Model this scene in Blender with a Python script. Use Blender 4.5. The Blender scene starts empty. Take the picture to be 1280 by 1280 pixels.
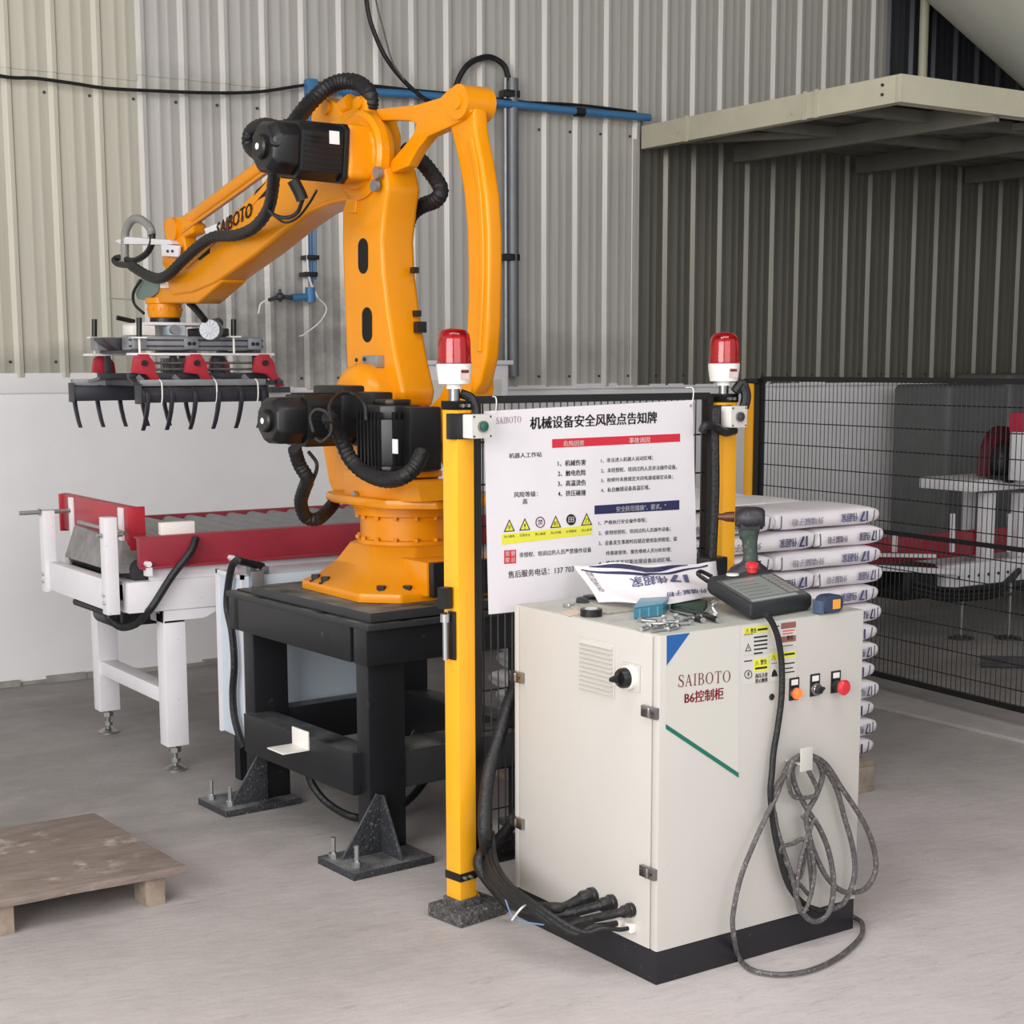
import bpy, bmesh, math, random
import numpy as np
from mathutils import Vector, Matrix
random.seed(4)
sc = bpy.context.scene
COL = sc.collection

# ------------------------------------------------------------------ camera
FOC, CY, PITCH, ROLL, YAW, EYE = 1969.86, 742.64, .1445, -.0023, .5891, 1.6
cam_d = bpy.data.cameras.new('camera')
cam = bpy.data.objects.new('camera', cam_d); COL.objects.link(cam)
cam_d.sensor_width = 36; cam_d.lens = FOC / 1280 * 36
cam_d.shift_y = (CY - 640) / 1280
cam_d.clip_start = .05; cam_d.clip_end = 100
_m = Matrix.Rotation(-YAW, 4, 'Z') @ Matrix.Rotation(math.pi / 2 - PITCH, 4, 'X') @ Matrix.Rotation(ROLL, 4, 'Z')
cam.matrix_world = Matrix.Translation((0, 0, EYE)) @ _m
sc.camera = cam

# ------------------------------------------------------------------ light
sc.view_settings.view_transform = 'Standard'
sc.view_settings.look = 'None'
sc.view_settings.gamma = 1
sc.view_settings.use_curve_mapping = False
sc.view_settings.exposure = -0.28
w = bpy.data.worlds.new('hall_daylight'); sc.world = w; w.use_nodes = True
bg = w.node_tree.nodes['Background']
bg.inputs[0].default_value = (.93, .96, 1, 1); bg.inputs[1].default_value = .8

def area(name, loc, target, sx, sy, power, col=(1, .98, .975)):
    l = bpy.data.lights.new(name, 'AREA'); l.shape = 'RECTANGLE'; l.size = sx; l.size_y = sy
    l.energy = power; l.color = col
    o = bpy.data.objects.new(name, l); COL.objects.link(o)
    o.location = loc
    o.rotation_euler = (Vector(target) - Vector(loc)).to_track_quat('-Z', 'Y').to_euler()
    return o
area('open_gate_daylight', (-4.4, .6, 3.0), (3, 5.4, 1.0), 6, 4, 640)
area('front_gate_daylight', (1.2, -3.6, 3.4), (3.2, 3.0, .2), 6, 3.2, 190)
area('roof_skylight', (1.6, 1.9, 5.6), (2.6, 3.4, 0), 5, 2.2, 200)

# ------------------------------------------------------------------ helpers
CA, SA = math.cos(PITCH), math.sin(PITCH)
def ray(px, py):
    X = (px - 640) / FOC; Y = (py - CY) / FOC
    cr, sr = math.cos(ROLL), math.sin(ROLL)
    X, Y = cr * X + sr * Y, -sr * X + cr * Y
    d = (X, CA - Y * SA, -SA - Y * CA)
    c, s = math.cos(YAW), math.sin(YAW)
    return (d[0] * c + d[1] * s, -d[0] * s + d[1] * c, d[2])
def on_z(px, py, z=0.): r = ray(px, py); t = (z - EYE) / r[2]; return Vector((r[0] * t, r[1] * t, z))
def on_y(px, py, y): r = ray(px, py); t = y / r[1]; return Vector((r[0] * t, y, EYE + r[2] * t))
def on_x(px, py, x): r = ray(px, py); t = x / r[0]; return Vector((x, r[1] * t, EYE + r[2] * t))
def on_pl(px, py, p0, nrm):
    r = Vector(ray(px, py)); c = Vector((0, 0, EYE)); n = Vector(nrm)
    return c + r * ((Vector(p0) - c).dot(n) / r.dot(n))
def zat(px, py, x, y):
    r = ray(px, py); return EYE + r[2] * ((r[0] * x + r[1] * y) / (r[0] ** 2 + r[1] ** 2))

def catmull(P, k=6):
    P = [Vector(p) for p in P]
    if len(P) < 3: return P
    Q = [2 * P[0] - P[1]] + P + [2 * P[-1] - P[-2]]
    out = []
    for i in range(1, len(Q) - 2):
        a, b, c, d = Q[i - 1:i + 3]
        for j in range(k):
            t = j / k
            out.append(.5 * ((2 * b) + (c - a) * t + (2 * a - 5 * b + 4 * c - d) * t * t + (3 * b - a - 3 * c + d) * t ** 3))
    out.append(P[-1]); return out

class B:
    def __init__(s): s.v = []; s.f = []; s.mi = []
    def add(s, vs, fs, m=0):
        o = len(s.v); s.v += [Vector(v) for v in vs]; s.f += [tuple(i + o for i in f) for f in fs]; s.mi += [m] * len(fs); return s
    def box(s, x0, x1, y0, y1, z0, z1, m=0):
        return s.add([(x, y, z) for z in (z0, z1) for y in (y0, y1) for x in (x0, x1)],
                     [(0, 2, 3, 1), (4, 5, 7, 6), (0, 1, 5, 4), (2, 6, 7, 3), (0, 4, 6, 2), (1, 3, 7, 5)], m)
    def obox(s, c, ax, ay, az, hx, hy, hz, m=0):
        c = Vector(c); ax = Vector(ax).normalized() * hx; ay = Vector(ay).normalized() * hy; az = Vector(az).normalized() * hz
        return s.add([c + i * ax + j * ay + k * az for k in (-1, 1) for j in (-1, 1) for i in (-1, 1)],
                     [(0, 2, 3, 1), (4, 5, 7, 6), (0, 1, 5, 4), (2, 6, 7, 3), (0, 4, 6, 2), (1, 3, 7, 5)], m)
    def bar(s, p0, p1, w, h, up=(0, 0, 1), m=0):
        p0 = Vector(p0); p1 = Vector(p1); d = (p1 - p0); up = Vector(up)
        sd = d.cross(up).normalized(); u = sd.cross(d).normalized()
        return s.obox((p0 + p1) / 2, d, sd, u, d.length / 2, w / 2, h / 2, m)
    def cyl(s, p0, p1, r, r1=None, seg=16, m=0):
        return s.lathe(p0, Vector(p1) - Vector(p0), [(r, 0), (r if r1 is None else r1, (Vector(p1) - Vector(p0)).length)], seg, m)
    def lathe(s, c, axis, prof, seg=20, m=0, cap=True):
        c = Vector(c); a = Vector(axis).normalized()
        t = a.cross(Vector((0, 0, 1)) if abs(a.z) < .9 else Vector((1, 0, 0))).normalized(); b = a.cross(t)
        vs = []; fs = []
        for r, h in prof:
            for i in range(seg):
                q = 2 * math.pi * i / seg; vs.append(c + a * h + (t * math.cos(q) + b * math.sin(q)) * max(r, 1e-4))
        n = len(prof)
        for j in range(n - 1):
            for i in range(seg):
                k = (i + 1) % seg; fs.append((j * seg + i, j * seg + k, (j + 1) * seg + k, (j + 1) * seg + i))
        if cap:
            fs.append(tuple(range(seg))[::-1]); fs.append(tuple((n - 1) * seg + i for i in range(seg)))
        return s.add(vs, fs, m)
    def tube(s, pts, r, seg=8, k=6, m=0, closed=False, rib=0):
        P = catmull(pts, k) if k > 1 else [Vector(p) for p in pts]
        vs = []; fs = []; T = (P[1] - P[0]).normalized()
        u = T.cross(Vector((0, 0, 1)) if abs(T.z) < .9 else Vector((1, 0, 0))).normalized()
        for i, p in enumerate(P):
            t = (P[min(i + 1, len(P) - 1)] - P[max(i - 1, 0)]).normalized()
            u = (u - t * u.dot(t)).normalized(); v = t.cross(u)
            rr = r * (1 + (rib if i % 2 else -rib))
            for j in range(seg):
                q = 2 * math.pi * j / seg; vs.append(p + (u * math.cos(q) + v * math.sin(q)) * rr)
        for i in range(len(P) - 1):
            for j in range(seg):
                k2 = (j + 1) % seg; fs.append((i * seg + j, i * seg + k2, (i + 1) * seg + k2, (i + 1) * seg + j))
        fs.append(tuple(range(seg))[::-1]); fs.append(tuple((len(P) - 1) * seg + i for i in range(seg)))
        return s.add(vs, fs, m)
    def prism(s, pts, vec, m=0):
        n = len(pts); P = [Vector(p) for p in pts]; V = Vector(vec)
        return s.add(P + [p + V for p in P], [tuple(range(n))[::-1], tuple(range(n, 2 * n))] +
                     [(i, (i + 1) % n, n + (i + 1) % n, n + i) for i in range(n)], m)
    def ball(s, c, r, seg=12, m=0, sc3=(1, 1, 1)):
        pr = [(r * math.sin(math.pi * i / (seg // 2)), -r * math.cos(math.pi * i / (seg // 2))) for i in range(seg // 2 + 1)]
        q = B().lathe((0, 0, 0), (0, 0, 1), pr, seg)
        return s.add([Vector(c) + Vector((v.x * sc3[0], v.y * sc3[1], v.z * sc3[2])) for v in q.v], q.f, m)
    def build(s, name, mat, parent=None, bevel=0, local=False, smooth=True, loc=None, seg=2, sharp=38):
        me = bpy.data.meshes.new(name)
        o = bpy.data.objects.new(name, me); COL.objects.link(o)
        if parent is not None:
            o.parent = parent
            if not local:
                M = world_of(parent).inverted(); vs = [M @ v for v in s.v]
            else: vs = s.v
        else:
            if loc is None:
                xs = [v.x for v in s.v]; ys = [v.y for v in s.v]; zs = [v.z for v in s.v]
                loc = ((min(xs) + max(xs)) / 2, (min(ys) + max(ys)) / 2, min(zs))
            o.location = loc; L = Vector(loc); vs = [v - L for v in s.v]
        me.from_pydata([tuple(v) for v in vs], [], s.f)
        mats = mat if isinstance(mat, (list, tuple)) else [mat]
        for q in mats: me.materials.append(q)
        if len(mats) > 1: me.polygons.foreach_set('material_index', s.mi)
        bm = bmesh.new(); bm.from_mesh(me)
        bmesh.ops.remove_doubles(bm, verts=bm.verts, dist=1e-6)
        bmesh.ops.recalc_face_normals(bm, faces=bm.faces)
        if bevel:
            es = [e for e in bm.edges if len(e.link_faces) == 2 and e.calc_face_angle(0) > .6]
            bmesh.ops.bevel(bm, geom=es, offset=bevel, segments=seg, affect='EDGES', profile=.6, clamp_overlap=True)
        bm.to_mesh(me); bm.free()
        if smooth:
            me.polygons.foreach_set('use_smooth', [True] * len(me.polygons)); me.set_sharp_from_angle(angle=math.radians(sharp))
        me.update(); return o

def world_of(o):
    M = Matrix.Identity(4)
    while o is not None:
        M = Matrix.LocRotScale(o.location, o.rotation_euler, o.scale) @ M; o = o.parent
    return M
def thing(name, label, cat, loc=(0, 0, 0), rz=0, group=None):
    o = bpy.data.objects.new(name, None); COL.objects.link(o); o.empty_display_size = .1
    o.location = loc; o.rotation_euler = (0, 0, rz); o['label'] = label; o['category'] = cat
    if group: o['group'] = group
    return o
def tag(o, label, cat, group=None):
    o['label'] = label; o['category'] = cat
    if group: o['group'] = group
    return o
def lab(o, label): o['label'] = label; return o
def copy_tree(o, parent=None):
    c = o.copy(); COL.objects.link(c)
    if parent is not None: c.parent = parent
    for ch in list(o.children): copy_tree(ch, c)
    return c

def embolden(V, F, b):
    n = len(V); V2 = []; F2 = []
    for k, (dx, dy) in enumerate(((-b, 0), (0, 0), (b, 0), (0, b * .5))):
        V2 += [Vector((v.x + dx, v.y + dy, v.z)) for v in V]; F2 += [tuple(i + n * k for i in f) for f in F]
    return V2, F2
def text_obj(name, body, p0, p1, up, mat, parent, local=False, bold=0, depth=.0006):
    """lettering fitted in the box p0->p1 wide, 'up' tall, as thin print"""
    cu = bpy.data.curves.new('t', 'FONT'); cu.body = body; cu.size = 1; cu.resolution_u = 2; cu.offset = 0
    to = bpy.data.objects.new('t', cu)
    me = bpy.data.meshes.new_from_object(to)
    V = [v.co.copy() for v in me.vertices]; F = [tuple(p.vertices) for p in me.polygons]
    if bold: V, F = embolden(V, F, bold)
    bpy.data.objects.remove(to); bpy.data.curves.remove(cu); bpy.data.meshes.remove(me)
    if not V: return None
    x0 = min(v.x for v in V); x1 = max(v.x for v in V); y0 = min(v.y for v in V); y1 = max(v.y for v in V)
    p0 = Vector(p0); X = Vector(p1) - p0; U = Vector(up)
    n = X.cross(U).normalized() * depth
    return raw(name, [p0 + X * ((v.x - x0) / (x1 - x0)) + U * ((v.y - y0) / (y1 - y0)) + n for v in V], F, mat, parent, local)
def raw(name, V, F, mat, parent, local=False):
    me = bpy.data.meshes.new(name)
    if parent is not None and not local:
        M = world_of(parent).inverted(); V = [M @ v for v in V]
    me.from_pydata([tuple(v) for v in V], [], F); me.materials.append(mat)
    o = bpy.data.objects.new(name, me); COL.objects.link(o); o.parent = parent
    return o

def serif_word(word):
    """Roman serif capitals, unit height, returned as (verts2d, faces)"""
    V = []; F = []; x = 0
    def quad(a, b, c, d):
        o = len(V); V.extend([a, b, c, d]); F.append((o, o + 1, o + 2, o + 3))
    def strip(pts):   # pts: (x, y, nx, ny, halfwidth)
        for i in range(len(pts) - 1):
            a = pts[i]; b = pts[i + 1]
            quad((a[0] - a[2] * a[4], a[1] - a[3] * a[4]), (b[0] - b[2] * b[4], b[1] - b[3] * b[4]),
                 (b[0] + b[2] * b[4], b[1] + b[3] * b[4]), (a[0] + a[2] * a[4], a[1] + a[3] * a[4]))
    def ser(cx, y, w): quad((cx - w, y), (cx + w, y), (cx + w, y + .035), (cx - w, y + .035))
    for ch in word:
        if ch == 'I':
            quad((x + .12, 0), (x + .23, 0), (x + .23, 1), (x + .12, 1)); ser(x + .175, 0, .15); ser(x + .175, .965, .15); x += .47
        elif ch == 'T':
            quad((x + .32, 0), (x + .43, 0), (x + .43, 1), (x + .32, 1)); ser(x + .375, 0, .15)
            quad((x + .02, .95), (x + .73, .95), (x + .73, 1), (x + .02, 1))
            quad((x + .02, .76), (x + .05, .76), (x + .07, .96), (x + .02, .96)); quad((x + .70, .76), (x + .73, .76), (x + .73, .96), (x + .68, .96)); x += .85
        elif ch == 'A':
            quad((x + .08, 0), (x + .13, 0), (x + .42, 1), (x + .37, 1)); quad((x + .58, 0), (x + .71, 0), (x + .43, 1), (x + .36, .93))
            quad((x + .20, .33), (x + .58, .33), (x + .57, .38), (x + .21, .38)); ser(x + .11, 0, .11); ser(x + .65, 0, .14); x += .88
        elif ch == 'B':
            quad((x + .10, 0), (x + .21, 0), (x + .21, 1), (x + .10, 1)); ser(x + .14, 0, .12); ser(x + .14, .965, .12)
            for cy, ry, rx, bx in ((.755, .225, .22, .33), (.27, .25, .27, .35)):
                quad((x + .2, cy + ry - .018), (x + bx, cy + ry - .018), (x + bx, cy + ry + .018), (x + .2, cy + ry + .018))
                quad((x + .2, cy - ry - .018), (x + bx, cy - ry - .018), (x + bx, cy - ry + .018), (x + .2, cy - ry + .018))
                strip([(x + bx + rx * math.cos(q) * .95, cy + ry * math.sin(q), math.cos(q), math.sin(q), .018 + .04 * math.cos(q) ** 2) for q in [math.pi / 2 - math.pi * i / 10 for i in range(11)]])
            x += .80
        elif ch == 'O':
            strip([(x + .43 + .34 * math.cos(q), .5 + .48 * math.sin(q), math.cos(q), math.sin(q), .018 + .045 * math.cos(q) ** 2) for q in [2 * math.pi * i / 28 for i in range(29)]]); x += .98
        elif ch == 'S':
            P = [(.52, .80), (.45, .94), (.32, .98), (.16, .92), (.11, .77), (.18, .62), (.34, .52), (.49, .40), (.54, .24), (.47, .07), (.31, .01), (.14, .07), (.07, .24)]
            Pc = catmull([(a, b, 0) for a, b in P], 4); pts = []
            for i, p in enumerate(Pc):
                t = (Pc[min(i + 1, len(Pc) - 1)] - Pc[max(0, i - 1)]).normalized()
                f = i / (len(Pc) - 1); pts.append((x + p.x, p.y, -t.y, t.x, .02 + .045 * math.sin(math.pi * f) ** 2))
            strip(pts)
            quad((x + .52, .68), (x + .55, .68), (x + .55, 1), (x + .52, 1)); quad((x + .04, 0), (x + .07, 0), (x + .07, .32), (x + .04, .32)); x += .70
    return V, F, x
def serif_obj(name, word, p0, p1, up, mat, parent, local=False):
    V, F, W = serif_word(word); p0 = Vector(p0); X = (Vector(p1) - p0) / W; U = Vector(up); n = X.cross(U).normalized() * .0008
    return raw(name, [p0 + X * a + U * b + n * (1 + .02 * (i % 7)) for i, (a, b) in enumerate(V)], F, mat, parent, local)

# ------------------------------------------------------------------ materials
def lin(c):
    return tuple(((x / 255) / 12.92 if x / 255 <= .04045 else ((x / 255 + .055) / 1.055) ** 2.4) for x in c) + (1,)
def pm(name, rgb, rough=.5, metal=0, var=.06, vs=6, bump=0, bs=60, dust=0, dustc=(178, 172, 165), coat=0, emit=0, trans=0, stretch=None, rgb2=None, ctr=.5, wear=0, wearc=(200, 195, 188), ws=40):
    m = bpy.data.materials.new(name); m.use_nodes = True; nt = m.node_tree; N = nt.nodes; L = nt.links
    p = N['Principled BSDF']; c = lin(rgb)
    p.inputs['Roughness'].default_value = rough; p.inputs['Metallic'].default_value = metal
    p.inputs['Coat Weight'].default_value = coat
    if coat: p.inputs['Coat Roughness'].default_value = .12
    if trans: p.inputs['Transmission Weight'].default_value = trans
    if emit:
        p.inputs['Emission Color'].default_value = c; p.inputs['Emission Strength'].default_value = emit
    tc = N.new('ShaderNodeTexCoord'); src = tc.outputs['Object']
    if stretch:
        mp = N.new('ShaderNodeMapping'); mp.inputs['Scale'].default_value = stretch; L.new(src, mp.inputs[0]); src = mp.outputs[0]
    col = None
    if var or rgb2:
        nz = N.new('ShaderNodeTexNoise'); nz.inputs['Scale'].default_value = vs; nz.inputs['Detail'].default_value = 5; nz.inputs['Roughness'].default_value = .6
        L.new(src, nz.inputs['Vector'])
        rp = N.new('ShaderNodeMapRange'); rp.inputs[1].default_value = ctr - .17; rp.inputs[2].default_value = ctr + .17
        L.new(nz.outputs[0], rp.inputs[0])
        mx = N.new('ShaderNodeMix'); mx.data_type = 'RGBA'; L.new(rp.outputs[0], mx.inputs[0])
        c2 = lin(rgb2) if rgb2 else tuple(min(1, x * (1 + var)) for x in c[:3]) + (1,)
        c1 = c if rgb2 else tuple(x * (1 - var) for x in c[:3]) + (1,)
        mx.inputs[6].default_value = c1; mx.inputs[7].default_value = c2; col = mx.outputs[2]
    def over(colr, fac, c3):
        mm = N.new('ShaderNodeMix'); mm.data_type = 'RGBA'; L.new(fac, mm.inputs[0])
        if colr is None: mm.inputs[6].default_value = c
        else: L.new(colr, mm.inputs[6])
        mm.inputs[7].default_value = lin(c3); return mm.outputs[2]
    if wear:
        n2 = N.new('ShaderNodeTexNoise'); n2.inputs['Scale'].default_value = ws; n2.inputs['Detail'].default_value = 8; n2.inputs['Roughness'].default_value = .7
        L.new(tc.outputs['Object'], n2.inputs['Vector'])
        r2 = N.new('ShaderNodeMapRange'); r2.inputs[1].default_value = .66 - .25 * wear; r2.inputs[2].default_value = .74 - .2 * wear
        L.new(n2.outputs[0], r2.inputs[0]); col = over(col, r2.outputs[0], wearc)
    if dust:
        g = N.new('ShaderNodeNewGeometry'); sx = N.new('ShaderNodeSeparateXYZ'); L.new(g.outputs['Normal'], sx.inputs[0])
        r3 = N.new('ShaderNodeMapRange'); r3.inputs[1].default_value = .3; r3.inputs[2].default_value = 1; r3.inputs[4].default_value = dust; L.new(sx.outputs[2], r3.inputs[0])
        n3 = N.new('ShaderNodeTexNoise'); n3.inputs['Scale'].default_value = 9; L.new(tc.outputs['Object'], n3.inputs['Vector'])
        r4 = N.new('ShaderNodeMapRange'); r4.inputs[1].default_value = .3; r4.inputs[2].default_value = .62; L.new(n3.outputs[0], r4.inputs[0])
        mu = N.new('ShaderNodeMath'); mu.operation = 'MULTIPLY'; L.new(r3.outputs[0], mu.inputs[0]); L.new(r4.outputs[0], mu.inputs[1])
        col = over(col, mu.outputs[0], dustc)
    if col is None: p.inputs['Base Color'].default_value = c
    else: L.new(col, p.inputs['Base Color'])
    if bump:
        nb = N.new('ShaderNodeTexNoise'); nb.inputs['Scale'].default_value = bs; nb.inputs['Detail'].default_value = 6; L.new(src, nb.inputs['Vector'])
        bp = N.new('ShaderNodeBump'); bp.inputs['Strength'].default_value = bump; bp.inputs['Distance'].default_value = .01
        L.new(nb.outputs[0], bp.inputs['Height']); L.new(bp.outputs[0], p.inputs['Normal'])
    return m

yellow = pm('yellow_robot_paint', (226, 142, 0), .34, var=.05, vs=4, dust=.25, dustc=(196, 146, 84), coat=.25)
yellow.node_tree.nodes['Principled BSDF'].inputs['Specular IOR Level'].default_value = .3
postyel = pm('yellow_post_paint', (250, 176, 30), .38, var=.03, coat=.2)
blackm = pm('black_motor_plastic', (20, 20, 22), .38, var=.1, dust=.25, dustc=(90, 88, 86))
blackh = pm('black_hose_rubber', (22, 22, 24), .5, var=.2, vs=20, bump=.4, bs=90, dust=.2, dustc=(90, 88, 86))
blackst = pm('black_painted_steel', (22, 23, 27), .42, var=.2, vs=5, dust=.45, dustc=(120, 122, 122), wear=.1, wearc=(70, 70, 74), ws=24)
platem = pm('dusty_foot_plate', (46, 48, 52), .6, var=.25, vs=12, dust=.75, dustc=(128, 128, 128), wear=.35, wearc=(130, 130, 132), ws=120, bump=.5, bs=90)
topm = pm('dusty_grey_plate', (44, 46, 48), .5, var=.12, vs=5, dust=.95, dustc=(122, 123, 116))
whitep = pm('white_powder_coat', (226, 223, 226), .42, var=.04, vs=5, dust=.25, dustc=(190, 185, 180), wear=.08, wearc=(120, 116, 112))
cabw = pm('light_grey_cabinet_coat', (201, 197, 190), .4, var=.02, vs=3, wear=.03, wearc=(170, 165, 158))
cabtop = pm('dusty_cabinet_top', (184, 184, 176), .45, var=.08, vs=8, wear=.25, wearc=(150, 145, 138), ws=10)
redp = pm('dark_red_paint', (146, 40, 54), .42, var=.1, vs=6, dust=.3, dustc=(170, 120, 115))
redp2 = pm('bright_red_plate', (172, 36, 50), .4, var=.08, dust=.2)
steel = pm('bare_steel', (170, 170, 168), .32, .85, var=.12, vs=20)
zinc = pm('zinc_bolt', (190, 192, 192), .3, .9, var=.1)
alu = pm('brushed_aluminium', (150, 152, 156), .4, .6, var=.1, vs=15)
dalu = pm('dark_profile_metal', (72, 72, 76), .45, .5, var=.2, vs=15)
dgrey = pm('dark_gripper_bar', (58, 58, 66), .42, .4, var=.2, vs=10, dust=.2)
chrome = pm('chrome_hinge', (150, 148, 146), .22, .95, var=.1)
sheet_l = pm('galvanised_sheet', (186, 182, 176), .42, .2, var=.06, vs=5, stretch=(14, 1, .35), bump=.05, bs=20)
sheet_b = pm('beige_sheet', (188, 184, 168), .5, .08, var=.05, vs=5, stretch=(14, 1, .35))
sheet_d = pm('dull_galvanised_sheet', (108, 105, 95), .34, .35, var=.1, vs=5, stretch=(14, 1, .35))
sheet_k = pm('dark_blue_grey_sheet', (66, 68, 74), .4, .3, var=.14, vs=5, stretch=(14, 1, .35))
plaster = pm('white_plaster', (230, 228, 228), .8, var=.04, vs=1.6, bump=.35, bs=7)
grime = pm('grimy_flashing', (150, 148, 142), .7, var=.25, vs=5, bump=.3, bs=15)
frp = pm('cream_beam_paint', (196, 192, 168), .5, var=.06, vs=4, wear=.12, wearc=(150, 140, 118), ws=9)
deckm = pm('deck_underside_sheet', (120, 118, 108), .45, .2, var=.12, vs=6)
hopperm = pm('pale_hopper_paint', (222, 222, 208), .55, var=.05, vs=2)
blue = pm('blue_air_pipe', (62, 118, 165), .35, var=.08)
cyanb = pm('blue_plastic', (70, 130, 155), .35, var=.1)
wire = pm('black_fence_wire', (20, 19, 19), .45, var=.1)
signw = pm('white_notice_sheet', (228, 223, 226), .45, var=.02)
pblack = pm('black_print', (28, 26, 34), .6, var=0)
pred = pm('red_print', (208, 40, 58), .5, var=0)
pnavy = pm('navy_print', (38, 40, 84), .5, var=0)
pyel = pm('yellow_print', (226, 222, 70), .5, var=0)
pwhite = pm('white_print', (235, 232, 230), .5, var=0)
pbrown = pm('brown_print', (140, 92, 82), .5, var=0)
logo = pm('dark_red_letter', (112, 34, 40), .5, var=0)
ctext = pm('crimson_letter', (160, 20, 44), .5, var=0)
pblue = pm('blue_sticker', (28, 92, 160), .45, var=0)
pgreen = pm('green_sticker', (14, 110, 92), .45, var=0)
lpanel = pm('pale_label_sheet', (209, 206, 198), .42, var=0)
cable = pm('dusty_grey_cable', (84, 80, 80), .5, var=.3, vs=60, wear=.5, wearc=(142, 138, 134), ws=110)
bagm = pm('white_woven_sack', (232, 226, 229), .5, var=.04, vs=5, bump=.5, bs=14)
bagprint = pm('blue_grey_sack_print', (84, 88, 128), .55, var=.2, vs=30)
bagprint2 = pm('pale_sack_print', (140, 136, 150), .55, var=.2, vs=30)
wood = pm('worn_plywood', (142, 128, 119), .75, var=.2, vs=4, rgb2=(120, 106, 97), stretch=(1.5, 5, 5), bump=.5, bs=14, wear=.35, wearc=(178, 168, 158), ws=6)
woodb = pm('rough_wood_block', (165, 150, 134), .8, rgb2=(138, 122, 106), vs=14, bump=.6, bs=25)
redlens = pm('red_beacon_lens', (240, 30, 48), .05, trans=.9, var=0, coat=.5)
redcap = pm('red_button', (214, 40, 48), .35, var=0, coat=.3)
orange_on = pm('lit_orange_lamp', (255, 96, 36), .3, var=0, emit=1.6)
greencap = pm('green_button', (30, 96, 78), .4, var=0)
bluepan = pm('film_covered_panel', (206, 218, 228), .35, var=.03, coat=.2)
screen = pm('pendant_screen', (150, 156, 152), .3, var=.05)
rubber = pm('black_rubber_case', (38, 40, 44), .6, var=.12, dust=.25, dustc=(110, 110, 110))
drillg = pm('dark_green_grip', (52, 66, 58), .5, var=.35, vs=40, wear=.4, wearc=(96, 96, 92), ws=50)
drilld = pm('dusty_tool_housing', (44, 41, 46), .45, var=.3, vs=60, wear=.35, wearc=(92, 86, 86), ws=90)
drillb = pm('brown_socket', (96, 58, 34), .4, .3, var=.2)
greeng = pm('dark_green_pouch', (30, 62, 46), .6, var=.2)
orang = pm('orange_sticker', (240, 160, 60), .5, var=0)
greyh = pm('grey_hose', (140, 138, 134), .5, var=.1)
whiteg = pm('white_plastic', (236, 232, 226), .4, var=.02)
plug = pm('clear_plastic_tube', (225, 225, 225), .25, var=0, trans=.3)
conc = pm('crusty_concrete', (78, 76, 76), .9, var=.5, vs=60, bump=1, bs=60, wear=.4, wearc=(160, 158, 154), ws=90)

def soot(m, cen, rad, amt, rgb):
    nt = m.node_tree; N = nt.nodes; L = nt.links; p = N['Principled BSDF']; src = p.inputs['Base Color'].links[0].from_socket
    g = N.new('ShaderNodeNewGeometry'); mp = N.new('ShaderNodeMapping'); mp.vector_type = 'POINT'
    mp.inputs['Location'].default_value = tuple(-c / r for c, r in zip(cen, rad)); mp.inputs['Scale'].default_value = tuple(1 / r for r in rad)
    L.new(g.outputs['Position'], mp.inputs[0]); ln = N.new('ShaderNodeVectorMath'); ln.operation = 'LENGTH'; L.new(mp.outputs[0], ln.inputs[0])
    nz = N.new('ShaderNodeTexNoise'); nz.inputs['Scale'].default_value = 5; nz.inputs['Detail'].default_value = 9; nz.inputs['Roughness'].default_value = .7; L.new(g.outputs['Position'], nz.inputs['Vector'])
    ma = N.new('ShaderNodeMath'); ma.operation = 'MULTIPLY_ADD'; L.new(nz.outputs[0], ma.inputs[0]); ma.inputs[1].default_value = 2.4; L.new(ln.outputs['Value'], ma.inputs[2])
    r = N.new('ShaderNodeMapRange'); r.inputs[1].default_value = 1.35; r.inputs[2].default_value = 2.2; r.inputs[3].default_value = amt; r.inputs[4].default_value = 0; L.new(ma.outputs[0], r.inputs[0])
    mx = N.new('ShaderNodeMix'); mx.data_type = 'RGBA'; L.new(r.outputs[0], mx.inputs[0]); L.new(src, mx.inputs[6]); mx.inputs[7].default_value = lin(rgb); L.new(mx.outputs[2], p.inputs['Base Color'])
soot(sheet_l, (3.85, 7.88, 1.74), (.75, 3, .42), .62, (96, 94, 90))
soot(sheet_l, (5.3, 7.88, 1.62), (1.6, 3, .22), .35, (120, 117, 112))
soot(sheet_l, (3.6, 7.88, 3.0), (2.2, 3, .16), .3, (128, 124, 118))
soot(sheet_b, (2.4, 7.88, 1.6), (1.6, 3, .14), .5, (130, 128, 118))
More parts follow.
